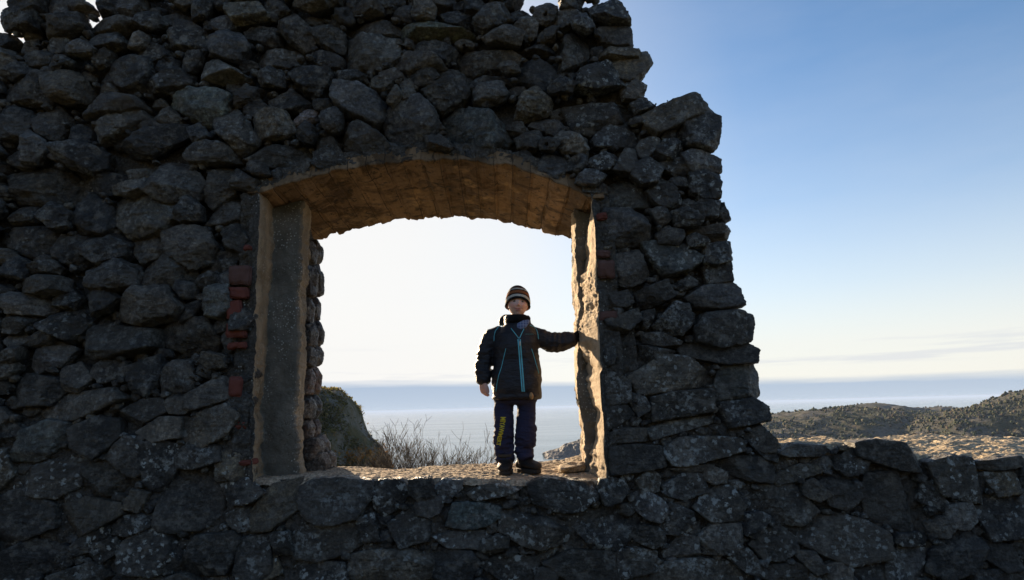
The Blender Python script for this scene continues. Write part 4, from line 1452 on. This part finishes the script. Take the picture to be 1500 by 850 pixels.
def limb(pts, rad, n=24, sub=6, squash=1.0):
    """smooth tapered tube through points"""
    pts, rad = np.asarray(pts, float), np.asarray(rad, float)
    m = len(pts)
    t = np.linspace(0, m - 1, (m - 1) * sub + 1)
    P = np.empty((len(t), 3)); Rr = np.interp(t, np.arange(m), rad)
    for i, x in enumerate(t):
        k = min(int(x), m - 2); f = x - k
        p0, p1, p2, p3 = pts[max(k - 1, 0)], pts[k], pts[k + 1], pts[min(k + 2, m - 1)]
        P[i] = .5 * ((2 * p1) + (-p0 + p2) * f + (2 * p0 - 5 * p1 + 4 * p2 - p3) * f * f + (-p0 + 3 * p1 - 3 * p2 + p3) * f ** 3)
    T = np.gradient(P, axis=0); T /= np.linalg.norm(T, axis=1)[:, None]
    rings = []
    for i in range(len(t)):
        A = np.cross(T[i], EY if abs(T[i][1]) < .9 else EX); A /= np.linalg.norm(A)
        W = np.cross(T[i], A)
        rings.append((P[i], Rr[i], Rr[i] * squash, A, W))
    # rounded ends
    for s_, r0 in ((0, rings[0]), (-1, rings[-1])):
        extra = []
        for q in (.5, .85, .98):
            c = r0[0] + (T[s_] * (1 if s_ else -1)) * r0[1] * q * .6
            k = math.sqrt(max(0, 1 - q * q))
            extra.append((c, r0[1] * k, r0[2] * k, r0[3], r0[4]))
        rings = (extra[::-1] + rings) if s_ == 0 else (rings + extra)
    return loft(rings, n)


def fuse(parts, voxel, smooth=4, sub=0):
    """join closed shells into one continuous surface"""
    bm = bmesh.new()
    for V, q in parts:
        vs = [bm.verts.new(tuple(map(float, v))) for v in V]
        for f in q:
            try:
                bm.faces.new([vs[i] for i in f])
            except ValueError:
                pass
    bmesh.ops.recalc_face_normals(bm, faces=bm.faces)
    me = bpy.data.meshes.new('tmp')
    bm.to_mesh(me); bm.free()
    o = bpy.data.objects.new('tmp', me)
    COL.objects.link(o)
    m = o.modifiers.new('r', 'REMESH'); m.mode = 'VOXEL'; m.voxel_size = voxel
    if smooth:
        m = o.modifiers.new('s', 'SMOOTH'); m.factor = .5; m.iterations = smooth
    dg = bpy.context.evaluated_depsgraph_get()
    ev = o.evaluated_get(dg)
    out = bpy.data.meshes.new_from_object(ev)
    bpy.data.objects.remove(o); bpy.data.meshes.remove(me)
    V = np.empty(len(out.vertices) * 3, np.float32); out.vertices.foreach_get('co', V)
    V = V.reshape(-1, 3)
    fc = [tuple(p.vertices) for p in out.polygons]
    Nn = np.empty(len(V) * 3, np.float32); out.vertices.foreach_get('normal', Nn)
    bpy.data.meshes.remove(out)
    return V.astype(float), fc, Nn.reshape(-1, 3).astype(float)


def split_faces(fc):
    q = [f for f in fc if len(f) == 4]; t = [f for f in fc if len(f) == 3]
    return [np.array(x) for x in (t, q) if x]


def part(name, V, fc, mat, parent=None, tint=None, **kw):
    me = mesh_np(name, V, split_faces(fc), True, tint, [mat] if not isinstance(mat, list) else mat)
    o = bpy.data.objects.new(name, me)
    COL.objects.link(o)
    p = parent or boy
    o.parent = p
    o.matrix_parent_inverse = Matrix.Translation(-Vector(boy.location))
    if p is not boy:
        o.matrix_parent_inverse = Matrix()      # parts hold world coordinates relative to the boy's root already
        o.matrix_parent_inverse = p_inv(p)
    for k, v in kw.items():
        o[k] = v
    return o


def p_inv(p):
    M = p.matrix_parent_inverse.copy()
    M = Matrix.Translation(Vector(boy.location)) @ M   # root @ inverse of the part
    return M.inverted()


def bvh_of(V, fc):
    return BVHTree.FromPolygons([tuple(v) for v in V], fc)


def hit(bvh, px, py, off=.0015):
    d = Vector(ray(px, py)).normalized()
    r = bvh.ray_cast(Vector(CAM), d)
    if r[0] is None:
        return None
    return np.array(r[0] - d * off)


def piping(name, bvh, px, rad, mat, parent, steps=40):
    px = np.array(px, float)
    t = np.linspace(0, len(px) - 1, steps)
    P = [hit(bvh, np.interp(u, range(len(px)), px[:, 0]), np.interp(u, range(len(px)), px[:, 1])) for u in t]
    P = [p for p in P if p is not None]
    b_ = Batch()
    tube(b_, P, np.full(len(P), rad), 6)
    return part(name, np.concatenate(b_.V), [tuple(f) for f in np.concatenate(b_.Q)], mat, parent)


def ribbon(name, bvh, rows, mat, parent, off=.002):
    V, n = [], None
    for row in rows:
        r = [hit(bvh, x, y, off) for x, y in row]
        V.append(r)
    nr, nc = len(V), len(V[0])
    ok = all(p is not None for r in V for p in r)
    if not ok:
        last = next(p for r in V for p in r if p is not None)
        for r in V:
            for i in range(nc):
                if r[i] is None:
                    r[i] = last
                last = r[i]
    A = np.array(V).reshape(-1, 3)
    return part(name, A, [tuple(f) for f in gridfaces(nr, nc)], mat, parent)


# --- cloth
def m_cloth(name, col, sc=30, rough=.75, crease=.5, spec=.3, weave=900, sheen=0.0):
    n = NT(name)
    c = n.mix(n.noise(14, 4, .6), tuple(x * .72 for x in col), tuple(x * 1.25 for x in col))
    b = n.bump(n.noise(sc, 5, .6, vec=n.coord((1, 1, 2.4)), dist=.4), crease, .012)
    b = n.bump(n.noise(weave, 2, .5), .25, .001, b)
    return n.done(c, rough, b, spec)


JACKET = m_cloth('black padded jacket shell', (.013, .013, .018), 24, .5, .8, .45)
TROUS = m_cloth('navy trouser cloth', (.030, .032, .070), 26, .8, .8, .2)
TEAL = m_simple('turquoise piping', (.16, .58, .68), .55, .1)
YEL = m_simple('yellow print', (.62, .50, .03), .6, .15)
BOOT = m_simple('black boot leather', (.018, .015, .013), .6, .4, 60, .5, .003)
SOLE = m_simple('boot sole rubber', (.03, .026, .022), .8, .3)
GAITER = m_cloth('black fleece neck gaiter', (.012, .012, .013), 40, .9, .6, .15)
PLAID = None
GLOVE = m_cloth('black knit glove', (.015, .014, .016), 60, .9, .5, .15)

n = NT('blue plaid lining')
P = n.coord()
s_ = n.sep(P)
wx = n.math('FRACT', n.math('MULTIPLY', s_[0], 55.0)); wz = n.math('FRACT', n.math('MULTIPLY', s_[2], 55.0))
c = n.mix(n.ramp(wx, (.35, 0.0), (.6, 1.0)), (.07, .10, .22), (.16, .22, .38))
c = n.mix(n.math('MULTIPLY', n.ramp(wz, (.35, 0.0), (.6, 1.0)), .4), c, (.30, .35, .46))
PLAID = n.done(c, .9)

n = NT('skin')
c = n.mix(n.noise(60, 4, .6), (.9, .9, .9), (1.08, 1.05, 1.05))
c = n.mix(1.0, n.attr(), c, 'MULTIPLY')
n.b.inputs['Subsurface Weight'].default_value = .15
n.b.inputs['Subsurface Radius'].default_value = (.012, .005, .003)
SKIN = n.done(c, .5, n.bump(n.noise(220, 3), .15, .001), .35)

# --- trousers (drawn to where they meet the boots)
hipc = B(756, 578)
L_leg = [B(740, 572, .0), B(738.5, 600, -.005), B(738.7, 628, -.012), B(737, 645, .0), B(738.5, 663, .005), B(739.5, 673, .005)]
R_leg = [B(769, 572, .0), B(770.8, 600, -.005), B(769.8, 628, -.015), B(770, 644, .0), B(769, 657, .005), B(768, 666, .005)]
tp = [limb(L_leg, [.065, .063, .059, .056, .049, .047], 30), limb(R_leg, [.065, .062, .059, .057, .048, .045], 30),
      loft([(B(755, 560), .142, .10, EX, EY), (B(755, 575), .142, .102, EX, EY), (B(755, 588), .138, .095, EX, EY), (B(755, 593), .118, .07, EX, EY)], 40)]
V, fc, Nn = fuse(tp, .0045, 3)
zk = B(750, 640)[2]; zl = B(750, 668)[2]
low = sstep(zk + .10, zk - .02, V[:, 2])
d = fbm(V * np.array([12, 12, 30]), 4, 1000, ridge=True) * (.006 + .016 * low) + fbm(V * np.array([8, 8, 16]), 3, 1010) * .012
V = V + Nn * d[:, None]
TV, TF = V, fc
trousers = part('trousers', V, fc, TROUS)
tb3 = bvh_of(TV, TF)

# printed word running down the shin at left
cu = bpy.data.curves.new('word', 'FONT')
cu.body = 'MIYAWMERT'
cu.size = 1.0
cu.offset = .035
to = bpy.data.objects.new('word', cu)
COL.objects.link(to)
dg = bpy.context.evaluated_depsgraph_get()
tm = bpy.data.meshes.new_from_object(to.evaluated_get(dg))
bpy.data.objects.remove(to)
bm = bmesh.new(); bm.from_mesh(tm)
bmesh.ops.triangulate(bm, faces=bm.faces)
bmesh.ops.subdivide_edges(bm, edges=[e for e in bm.edges if e.calc_length() > .12], cuts=2)
bmesh.ops.triangulate(bm, faces=bm.faces)
W = np.array([v.co[:] for v in bm.verts]); wf = [tuple(v.index for v in f.verts) for f in bm.faces]
bm.free(); bpy.data.meshes.remove(tm)
w0, w1 = W[:, 0].min(), W[:, 0].max()
h1_ = W[:, 1].max()
LV = []
for x, y, _ in W:
    t = (x - w0) / (w1 - w0)
    cx = np.interp(t, [0, .45, .75, 1], [737.5, 735, 731.8, 730.2])     # runs down the leg, base line to the left
    py = 611 + t * (653 - 611)
    half = np.interp(t, [0, 1], [3.9, 2.9])
    px_ = cx + (y / h1_ - .5) * 2 * half
    p = hit(tb3, px_, py, .0016)
    LV.append(p if p is not None else LV[-1])
part('lettering', np.array(LV), wf, YEL, trousers)

# --- jacket
rg = []
for py, x0, x1, dp in ((585, 722, 791.5, .135), (581, 721, 792, .140), (572, 721.5, 792, .140), (556, 722, 791, .136), (535, 722.5, 790.5, .132), (515, 723, 789, .128), (500, 723, 789, .12), (489, 725, 788, .11), (481, 733, 783, .095), (475, 740, 778, .08), (470, 743, 777, .068), (466, 745, 775, .064)):
    c = (B(x0, py) + B(x1, py)) / 2
    rg.append((c, (x1 - x0) / 2 * PXM, dp, EX, EY))
body_l = loft(rg, 56, True, 2.4)
armL = limb([B(733, 485, .0), B(722, 495, .01), B(714.5, 509, .015), B(710, 527, .01), B(708, 543, -.005), B(707.5, 556, -.02)], [.040, .055, .059, .055, .050, .047], 28)
armR = limb([B(780, 487, .0), B(790, 495, .0), B(803, 501, .0), B(818, 502, -.01), B(831, 499, -.02), B(840, 497, -.03)], [.040, .058, .060, .054, .046, .040], 28)
collar = loft([(B(757, 474, .01), .088, .082, EX, EY), (B(757, 467, .012), .082, .078, EX, EY), (B(757, 463, .014), .078, .074, EX, EY)], 40)
hood = loft([(B(752, 476, .075), .10, .035, EX, EY), (B(752, 470, .085), .105, .05, EX, EY), (B(752, 465, .085), .09, .045, EX, EY), (B(752, 462, .08), .06, .03, EX, EY)], 32)
V, fc, Nn = fuse([body_l, armL, armR, collar, hood], .006, 6)
arm_w = sstep(B(724, 500)[0], B(714, 500)[0], V[:, 0]) + sstep(B(790, 500)[0], B(800, 500)[0], V[:, 0])
u = np.where(V[:, 0] < B(757, 500)[0], V[:, 2], V[:, 0])
puff = np.sin(u / .036 * 2 * np.pi + 4 * fbm(V * 7, 2, 1100)) * .0014 * arm_w
d = fbm(V * np.array([9, 9, 17]), 4, 1110, ridge=True) * (.008 + .006 * np.clip(arm_w, 0, 1)) + fbm(V * np.array([6, 6, 10]), 3, 1120) * .014 + puff
hem = np.exp(-((V[:, 2] - B(757, 577)[2]) / .012) ** 2)
d -= hem * .003 * (1 - np.clip(arm_w, 0, 1))
V = V + Nn * d[:, None]
jacket = part('jacket', V, fc, JACKET)
jb = bvh_of(V, fc)
zipx = [(760.3, 497), (761.5, 510), (763, 530), (764.8, 552), (766.5, 574)]
rows = []
for t in np.linspace(0, 4, 46):
    cx = np.interp(t, range(5), [z[0] for z in zipx]); cyy = np.interp(t, range(5), [z[1] for z in zipx])
    rows.append([(cx + o_, cyy) for o_ in (-2.4, -1.4, -.7)])
ribbon('zip_tape', jb, rows, TEAL, jacket)
rows = [[(x + 1.4, y), (x + 2.2, y), (x + 3.1, y)] for (x, y) in [r[2] for r in rows]]
ribbon('zip_tape', jb, rows, TEAL, jacket)
piping('zip_teeth', jb, [(760.6, 494), (761.7, 510), (763.1, 530), (764.9, 552), (766.6, 574)], .0026, m_simple('zip teeth', (.09, .16, .18), .4, .3, 300), jacket)
piping('collar_piping', jb, [(748.5, 481), (754, 488), (760, 496)], .0026, TEAL, jacket)
piping('collar_piping', jb, [(767.5, 482), (764.5, 488), (760.8, 496)], .0026, TEAL, jacket)
for pth in ([(741, 510.5), (738.5, 521), (734.5, 538), (730.5, 550), (728, 562), (726.5, 573.5)], [(778.7, 511), (781.5, 520), (785.5, 534), (789.3, 547)],
            [(737, 475.8), (730.5, 478.5), (725.5, 485), (723.8, 493), (723.6, 500)], [(776, 476.5), (782, 478.8), (786, 483), (788, 490), (788.8, 497)]):
    piping('piping', jb, pth, .0022, TEAL, jacket)
# zip pull
pz = hit(jb, 761.6, 503, .006)
V0, q0 = limb([pz + np.array([0, 0, .012]), pz, pz - np.array([0, .001, .016])], [.004, .005, .0042], 10, 3)
part('zip_pull', V0, q0, m_simple('zip pull metal', (.45, .47, .48), .3, .1, Metallic=1.0), jacket)
# small chest mark, a few thin strokes too small to read
mk = []
mv = []
for k, (a, b_) in enumerate(((770.0, 771.3), (771.8, 772.9), (773.4, 774.3), (774.8, 776.1), (777.1, 778.2), (778.7, 779.9), (780.4, 781.4))):
    for (ya, yb) in ((488.9, 489.35), (489.9, 490.3)) if k % 2 else ((488.9, 490.3),):
        base = len(mv)
        mv += [hit(jb, a, ya, .0015), hit(jb, b_, ya, .0015), hit(jb, b_, yb, .0015), hit(jb, a, yb, .0015)]
        mk.append((base + 3, base + 2, base + 1, base))
part('logo', np.array(mv), mk, m_simple('muted teal print', (.05, .17, .17), .6, .1), jacket)
# hem toggle
V0, q0 = limb([B(778, 576, -.125), B(778.5, 580, -.128), B(779, 584, -.122)], [.008, .014, .009], 14, 4)
part('hem_toggle', V0, q0, m_simple('tan toggle', (.42, .25, .11), .5, .3, 80), jacket)
# cuffs
for c0, c1, r0 in ((B(707.5, 552, -.018), B(707.5, 558.5, -.022), .0475), (B(834, 498, -.022), B(841, 496.3, -.032), .0425)):
    V0, q0 = limb([c0, c1], [r0, r0 * .96], 28, 4)
    part('cuff', V0, q0, JACKET, jacket)

# --- neck gaiter and blue plaid lining
V0, q0 = loft([(B(758, 474.5, -.005), .074, .078, EX, EY), (B(758.5, 471, -.012), .080, .088, EX, EY), (B(759, 467, -.012), .079, .088, EX, EY), (B(759, 464.8, -.006), .074, .080, EX, EY), (B(759, 463.2, .0), .066, .070, EX, EY), (B(759, 464, .002), .058, .062, EX, EY)], 48)
V, fc, Nn = fuse([(V0, q0)], .005, 3)
V = V + Nn * (fbm(V * np.array([14, 14, 40]), 3, 1200, ridge=True) * .006)[:, None]
gaiter = part('neck_gaiter', V, fc, GAITER)
V0, q0 = loft([(B(762, 483, -.092), .010, .010, EX, EY), (B(764.5, 479, -.092), .034, .014, EX, EY), (B(766.5, 474, -.080), .042, .018, EX, EY), (B(768.5, 469, -.066), .036, .022, EX, EY)], 24)
V, fc, Nn = fuse([(V0, q0)], .004, 3)
V = V + Nn * (fbm(V * 30, 3, 1210) * .006)[:, None]
part('scarf', V, fc, PLAID)

# --- head, neck and hands: one body
HC = B(758.5, 446, -.012)
yaw, rollh = R(3), R(5)
HR = np.array(Matrix.Rotation(yaw, 3, 'Z') @ Matrix.Rotation(R(-4), 3, 'X') @ Matrix.Rotation(rollh, 3, 'Y'))
nu_, nv_ = 150, 110
th = np.linspace(0, 2 * np.pi, nu_, endpoint=False)
ph = np.linspace(-np.pi / 2 + .02, np.pi / 2 - .02, nv_)
T_, P_ = np.meshgrid(th, ph, indexing='ij')
x = np.cos(P_) * np.sin(T_); y = -np.cos(P_) * np.cos(T_); z = np.sin(P_)
X, Yh, Zh = x * .070, y * .085, z * .090
jaw = sstep(0, -.09, Zh)
X = X * (1 - .24 * jaw); Yh = np.where(Yh < 0, Yh * (1 - .05 * jaw), Yh * (1 - .25 * jaw))
fr = np.clip(-y, 0, 1) ** .6


def g2(cx, cz, sx, sz):
    return np.exp(-((X - cx) / sx) ** 2 - ((Zh - cz) / sz) ** 2)


dY = 0
dY = dY - .009 * g2(0, -.008, .007, .018) - .014 * g2(0, -.022, .010, .008) - .004 * g2(-.010, -.025, .006, .005) - .004 * g2(.010, -.025, .006, .005)
for s1 in (-1, 1):
    dY = dY + .007 * g2(s1 * .028, .004, .013, .009) - .004 * g2(s1 * .028, .019, .016, .006) - .006 * g2(s1 * .036, -.026, .020, .016)
    dY = dY + .003 * g2(s1 * .027, -.046, .006, .006)
mz = -.050 + .005 * (X / .022) ** 2
lipu = np.exp(-((Zh - mz - .0045) / .0035) ** 2) * np.exp(-(X / .024) ** 4)
lipl = np.exp(-((Zh - mz + .0055) / .004) ** 2) * np.exp(-(X / .018) ** 4)
gro = np.exp(-((Zh - mz) / .0017) ** 2) * np.exp(-(X / .027) ** 4)
dY = dY - .0035 * lipu - .0045 * lipl + .004 * gro - .007 * g2(0, -.079, .020, .011) + .003 * g2(0, -.064, .016, .005)
Yh = Yh + dY * fr
skin = np.array([.86, .57, .47]); lip = np.array([.58, .20, .18]); brow = np.array([.16, .10, .06]); blush = np.array([.84, .40, .33])
tint = np.tile(skin, (nu_, nv_, 1)).reshape(nu_, nv_, 3)
for s1 in (-1, 1):
    k = (g2(s1 * .040, -.024, .020, .017) * fr * .8)[..., None]; tint = tint * (1 - k) + blush * k
    bz_ = np.exp(-((Zh - .016 + .12 * np.abs(np.abs(X) - .028)) / .0034) ** 2) * np.exp(-((np.abs(X) - .029) / .015) ** 4)
k = np.clip(bz_ * fr * 1.2, 0, .95)[..., None]; tint = tint * (1 - k) + brow * k
k = np.clip((lipu + lipl) * fr, 0, 1.0)[..., None]; tint = tint * (1 - k) + lip * k
k = np.clip(gro * fr * .8, 0, 1)[..., None]; tint = tint * (1 - k) + np.array([.20, .05, .045]) * k
k = np.clip(g2(0, -.024, .012, .010) * fr * .5, 0, 1)[..., None]; tint = tint * (1 - k) + blush * k
hv = np.stack([X, Yh, Zh], -1).reshape(-1, 3) @ HR.T + HC
k = np.arange(nu_ * nv_).reshape(nu_, nv_)
hq = np.stack([k[:, :-1], np.roll(k, -1, 0)[:, :-1], np.roll(k, -1, 0)[:, 1:], k[:, 1:]], -1).reshape(-1, 4)
bodyV, bodyF, bodyT = [hv], [tuple(f) for f in hq], [tint.reshape(-1, 3)]
off = len(hv)


def add_body(V, fc, col=skin):
    global off
    bodyV.append(V); bodyT.append(np.tile(col, (len(V), 1)))
    bodyF.extend([tuple(i + off for i in f) for f in fc])
    off += len(V)


# ears, mostly under the hat
for s1 in (-1, 1):
    e0 = HC + HR @ np.array([s1 * .069, .010, -.012])
    V0, q0 = limb([e0 + np.array([0, 0, .016]), e0, e0 - np.array([0, -.002, .018])], [.008, .011, .006], 12, 3, .6)
    V0, q0, _ = fuse([(V0, q0)], .0035, 1)
    add_body(V0, q0, np.array([.52, .25, .19]))
# neck, trunk and limbs inside the clothes
trunk = [limb([B(758, 468, .0), B(758, 455, .01)], [.042, .045], 20),
         loft([(B(756, 580), .10, .07, EX, EY), (B(756, 540), .095, .07, EX, EY), (B(757, 505), .105, .072, EX, EY), (B(757, 484), .10, .055, EX, EY), (B(758, 474), .05, .045, EX, EY), (B(758, 466), .042, .042, EX, EY)], 28),
         limb([B(735, 487), B(716, 500, .01), B(709, 527, .01), B(707.5, 557, -.022)], [.036, .036, .03, .022], 16),
         limb([B(780, 490), B(801, 501), B(820, 501, -.01), B(840, 496.5, -.034)], [.036, .036, .03, .021], 16),
         limb([B(742, 575), B(738.7, 628, -.008), B(739.5, 680, .012)], [.048, .032, .024], 16), limb([B(768, 575), B(770, 628, -.01), B(769, 672, .012)], [.048, .032, .024], 16)]


def hand(wrist, fdir, side, palmn, curl, scale=1.0, spread=.1):
    """palm, four unequal bent fingers and a thumb; fdir finger direction, side towards the thumb, palmn out of the palm"""
    f, s2, n2 = (np.asarray(v, float) / np.linalg.norm(v) for v in (fdir, side, palmn))
    sh = []
    k = scale
    for o_ in (-.5, 0, .5):
        sh.append(limb([wrist + s2 * o_ * .018 * k, wrist + f * .022 * k + s2 * o_ * .034 * k, wrist + f * .048 * k + s2 * o_ * .040 * k], [.013 * k, .0135 * k, .011 * k], 12, 4, .9))
    for i_, (ln, so_) in enumerate(((.046, .55), (.052, .18), (.048, -.2), (.037, -.55))):
        b0 = wrist + f * .044 * k + s2 * so_ * .046 * k
        dr = f + s2 * so_ * spread
        dr /= np.linalg.norm(dr)
        pts, cur = [b0 - f * .012 * k, b0], b0
        for j_, q in enumerate((.42, .32, .26)):
            a_ = curl * (j_ + .6) * (1 + .12 * i_)
            cur = cur + (dr * math.cos(a_) + n2 * math.sin(a_)) * ln * q * k
            pts.append(cur)
        sh.append(limb(pts, [.0082 * k, .0082 * k, .0075 * k, .0068 * k, .0055 * k], 10, 4))
    tb0 = wrist + f * .014 * k + s2 * .016 * k
    sh.append(limb([tb0, tb0 + (f * .7 + s2 * .5 + n2 * .2) * .022 * k, tb0 + (f * 1.05 + s2 * .45 + n2 * .3) * .034 * k, tb0 + (f * 1.35 + s2 * .3 + n2 * .4) * .040 * k], [.0105 * k, .0098 * k, .0085 * k, .0062 * k], 10, 4))
    return sh


w1_ = B(707.5, 558.5, -.024)
hl = hand(w1_, np.array([.04, -.12, -1]), np.array([.55, -.8, 0]), np.array([.8, .55, .05]), .30, 1.12)
V0, q0, _ = fuse(trunk[1:] , .008, 3)
add_body(V0, q0)
V0, q0, _ = fuse([trunk[0]], .006, 2)
add_body(V0, q0)
V0, q0, _ = fuse(hl + [limb([B(707.5, 552, -.02), w1_], [.020, .018], 14, 4)], .0022, 2)
add_body(V0, q0, np.array([.74, .42, .33]))
part('body', np.concatenate(bodyV), bodyF, SKIN, tint=np.concatenate(bodyT), label='boy with a rosy smiling face, bare right hand hanging at his side')

# gloved hand on the edge of the jamb
gh = hand(B(839, 496.5, -.032), np.array([.93, -.05, .38]), np.array([-.3, -.35, .9]), np.array([.35, -.1, -.9]), .42, 1.18)
V, fc, Nn = fuse(gh + [limb([B(834, 498, -.024), B(841, 496, -.034)], [.024, .022], 14, 4)], .0025, 2)
part('glove', V, fc, GLOVE)

# eyes
for s1 in (-1, 1):
    e0 = HC + HR @ np.array([s1 * .028, -.0745 + .0, .003])
    V0, q0 = loft([(e0 + np.array([0, 0, q * .0042]), .0105 * math.sqrt(1 - q * q), .0085 * math.sqrt(1 - q * q), HR @ EX, HR @ EY) for q in (-.97, -.8, -.5, 0, .5, .8, .97)], 20)
    ey = part('eye', V0, q0, bpy.data.materials.get('eye white') or m_simple('eye white', (.34, .30, .27), .2, .05))
    i0 = e0 + HR @ np.array([.001, -.0062, 0])
    V0, q0 = loft([(i0 + np.array([0, 0, q * .0040]), .0046 * math.sqrt(1 - q * q), .0034 * math.sqrt(1 - q * q), HR @ EX, HR @ EY) for q in (-.97, -.7, 0, .7, .97)], 16)
    part('iris', V0, q0, bpy.data.materials.get('iris') or m_simple('iris', (.035, .025, .02), .15, .1), ey)

# --- knit hat with stripes
nu_, nv_ = 120, 90
rows, vv_ = [], np.linspace(0, 1, nv_)
th = np.linspace(0, 2 * np.pi, nu_, endpoint=False)
HV = []
for v in vv_:
    zt = v * (.114) + .0
    prof = 1.0 - .03 * v if v < .30 else (1 - .03 * v) * max(0.0, 1 - ((v - .30) / .72) ** 2.0) ** .62
    bulge = 1 + .02 * math.sin(v * 9)
    rx, ry = .0815 * prof * bulge + .001, .096 * prof * bulge + .001
    drop = (1 - v) ** 1.2
    for a in th:
        cxx, sxx = math.sin(a), -math.cos(a)
        front = max(0, -sxx)
        zz = .004 - .030 * drop * (1 - front ** 1.4) - .012 * drop * max(0, sxx) + zt + .009 * drop * front
        fold = .0012 * math.sin(a * 46)
        HV.append((cxx * (rx + fold), sxx * (ry + fold), zz + .0095))
HV = np.array(HV)
HV[:, 0] += .012 * ((HV[:, 2] - .01) / .1) ** 2 * -.5
HV += fbm(HV * 28, 3, 1300)[:, None] * .0022
k = np.arange(nv_ * nu_).reshape(nv_, nu_)
hq = np.stack([k[:-1], np.roll(k[:-1], -1, 1), np.roll(k[1:], -1, 1), k[1:]], -1).reshape(-1, 4)
BANDS = [(.0, .11, (.020, .018, .022)), (.11, .25, (.60, .58, .52)), (.25, .34, (.045, .022, .016)), (.34, .52, (.30, .11, .045)), (.52, .60, (.028, .018, .018)), (.60, .70, (.55, .52, .44)), (.70, .78, (.10, .045, .03)), (.78, 1.01, (.022, .016, .024))]
ht = np.zeros((nv_, nu_, 3))
for i_, v in enumerate(vv_):
    for a0, a1, c in BANDS:
        if a0 <= v < a1:
            ht[i_] = c
n = NT('striped knit')
kb = n.bump(n.noise(260, 3, .6), .7, .003)
KNIT = n.done(n.mix(1.0, n.attr(), n.ramp(n.noise(180, 3, .7), (.3, .6), (.7, 1.3)), 'MULTIPLY'), .95, kb, .1)
HV = HV @ HR.T + HC
part('knit_hat', HV, [tuple(f) for f in hq], KNIT, tint=ht.reshape(-1, 3))
rim = HV[:nu_] * .5 + HV[nu_:2 * nu_] * .5
# rim roll
bR = Batch(); pr = np.vstack([rim, rim[:2]])
tube(bR, pr, np.full(len(pr), .0042), 8)
part('hat_rim', np.concatenate(bR.V), [tuple(f) for f in np.concatenate(bR.Q)], GAITER, bpy.data.objects['knit_hat'])

# --- boots
def boot(ankle, toe_dir, length, label=None):
    f = np.array([toe_dir[0], toe_dir[1], 0.0]); f /= np.linalg.norm(f)
    sd_ = np.array([-f[1], f[0], 0])
    z0 = sill_z(ankle[0], ankle[1]) + .004
    a0 = np.array([ankle[0], ankle[1], z0])
    shaft = limb([a0 + EZ * .125, a0 + EZ * .085 + f * .004, a0 + EZ * .05 + f * .01], [.048, .050, .050], 24, 4)
    foot = []
    for t_, w_, h_ in ((-.062, .024, .034), (-.050, .038, .05), (-.02, .044, .066), (.02, .044, .066), (.055, .046, .054), (.09, .048, .046), (.12, .043, .038), (.138, .030, .028), (.145, .012, .014)):
        foot.append((a0 + f * t_ * length / .2 + EZ * (.018 + h_ * .5), w_, h_ * .55, sd_, EZ))
    V, fc, Nn = fuse([shaft, loft(foot, 28, True, 2.3)], .005, 4)
    V = V + Nn * (fbm(V * 26, 4, 1400, ridge=True) * .0035)[:, None]
    o = part('boot', V, fc, BOOT)
    so_ = []
    ang = np.linspace(0, 2 * np.pi, 48, endpoint=False)
    for zz, gr in ((-.006, .0), (.002, .002), (.016, .002), (.020, -.003)):
        ring = []
        for a_ in ang:
            c_, s_ = math.cos(a_), math.sin(a_)
            L = .142 if c_ > 0 else .064
            wd = .046 + .005 * c_
            ring.append(a0 + f * (math.copysign(abs(c_) ** .8, c_) * (L + gr) * length / .2) + sd_ * (math.copysign(abs(s_) ** .75, s_) * (wd + gr)) + EZ * zz)
        so_.append(np.array(ring))
    V = np.concatenate(so_); k = np.arange(4 * 48).reshape(4, 48)
    q = [tuple(x_) for x_ in np.stack([k[:-1], np.roll(k[:-1], -1, 1), np.roll(k[1:], -1, 1), k[1:]], -1).reshape(-1, 4)]
    me = mesh_np('sole', V, [np.array(q)], False, None, [SOLE])
    me.polygons.foreach_get
    b2 = bmesh.new(); b2.from_mesh(me); b2.verts.ensure_lookup_table()
    b2.faces.new([b2.verts[i] for i in k[0][::-1]]); b2.faces.new([b2.verts[i] for i in k[-1]])
    b2.to_mesh(me); b2.free()
    so2 = bpy.data.objects.new('sole', me); COL.objects.link(so2)
    so2.parent = o; so2.matrix_parent_inverse = p_inv(o)
    # strap across the instep
    V0, q0 = loft([(a0 + f * .012 + EZ * .098, .0525, .0525, EX, EY), (a0 + f * .012 + EZ * .106, .0535, .0535, EX, EY), (a0 + f * .012 + EZ * .114, .0525, .0525, EX, EY)], 28)
    st = part('boot_strap', V0, q0, m_simple('boot strap', (.05, .04, .03), .7, .3) if 'boot strap' not in bpy.data.materials else bpy.data.materials['boot strap'], o)
    return o


boot(B(741, 690, .0), (-.05, -1), .19)
boot(B(769, 690, .02), (.55, -.80), .21)
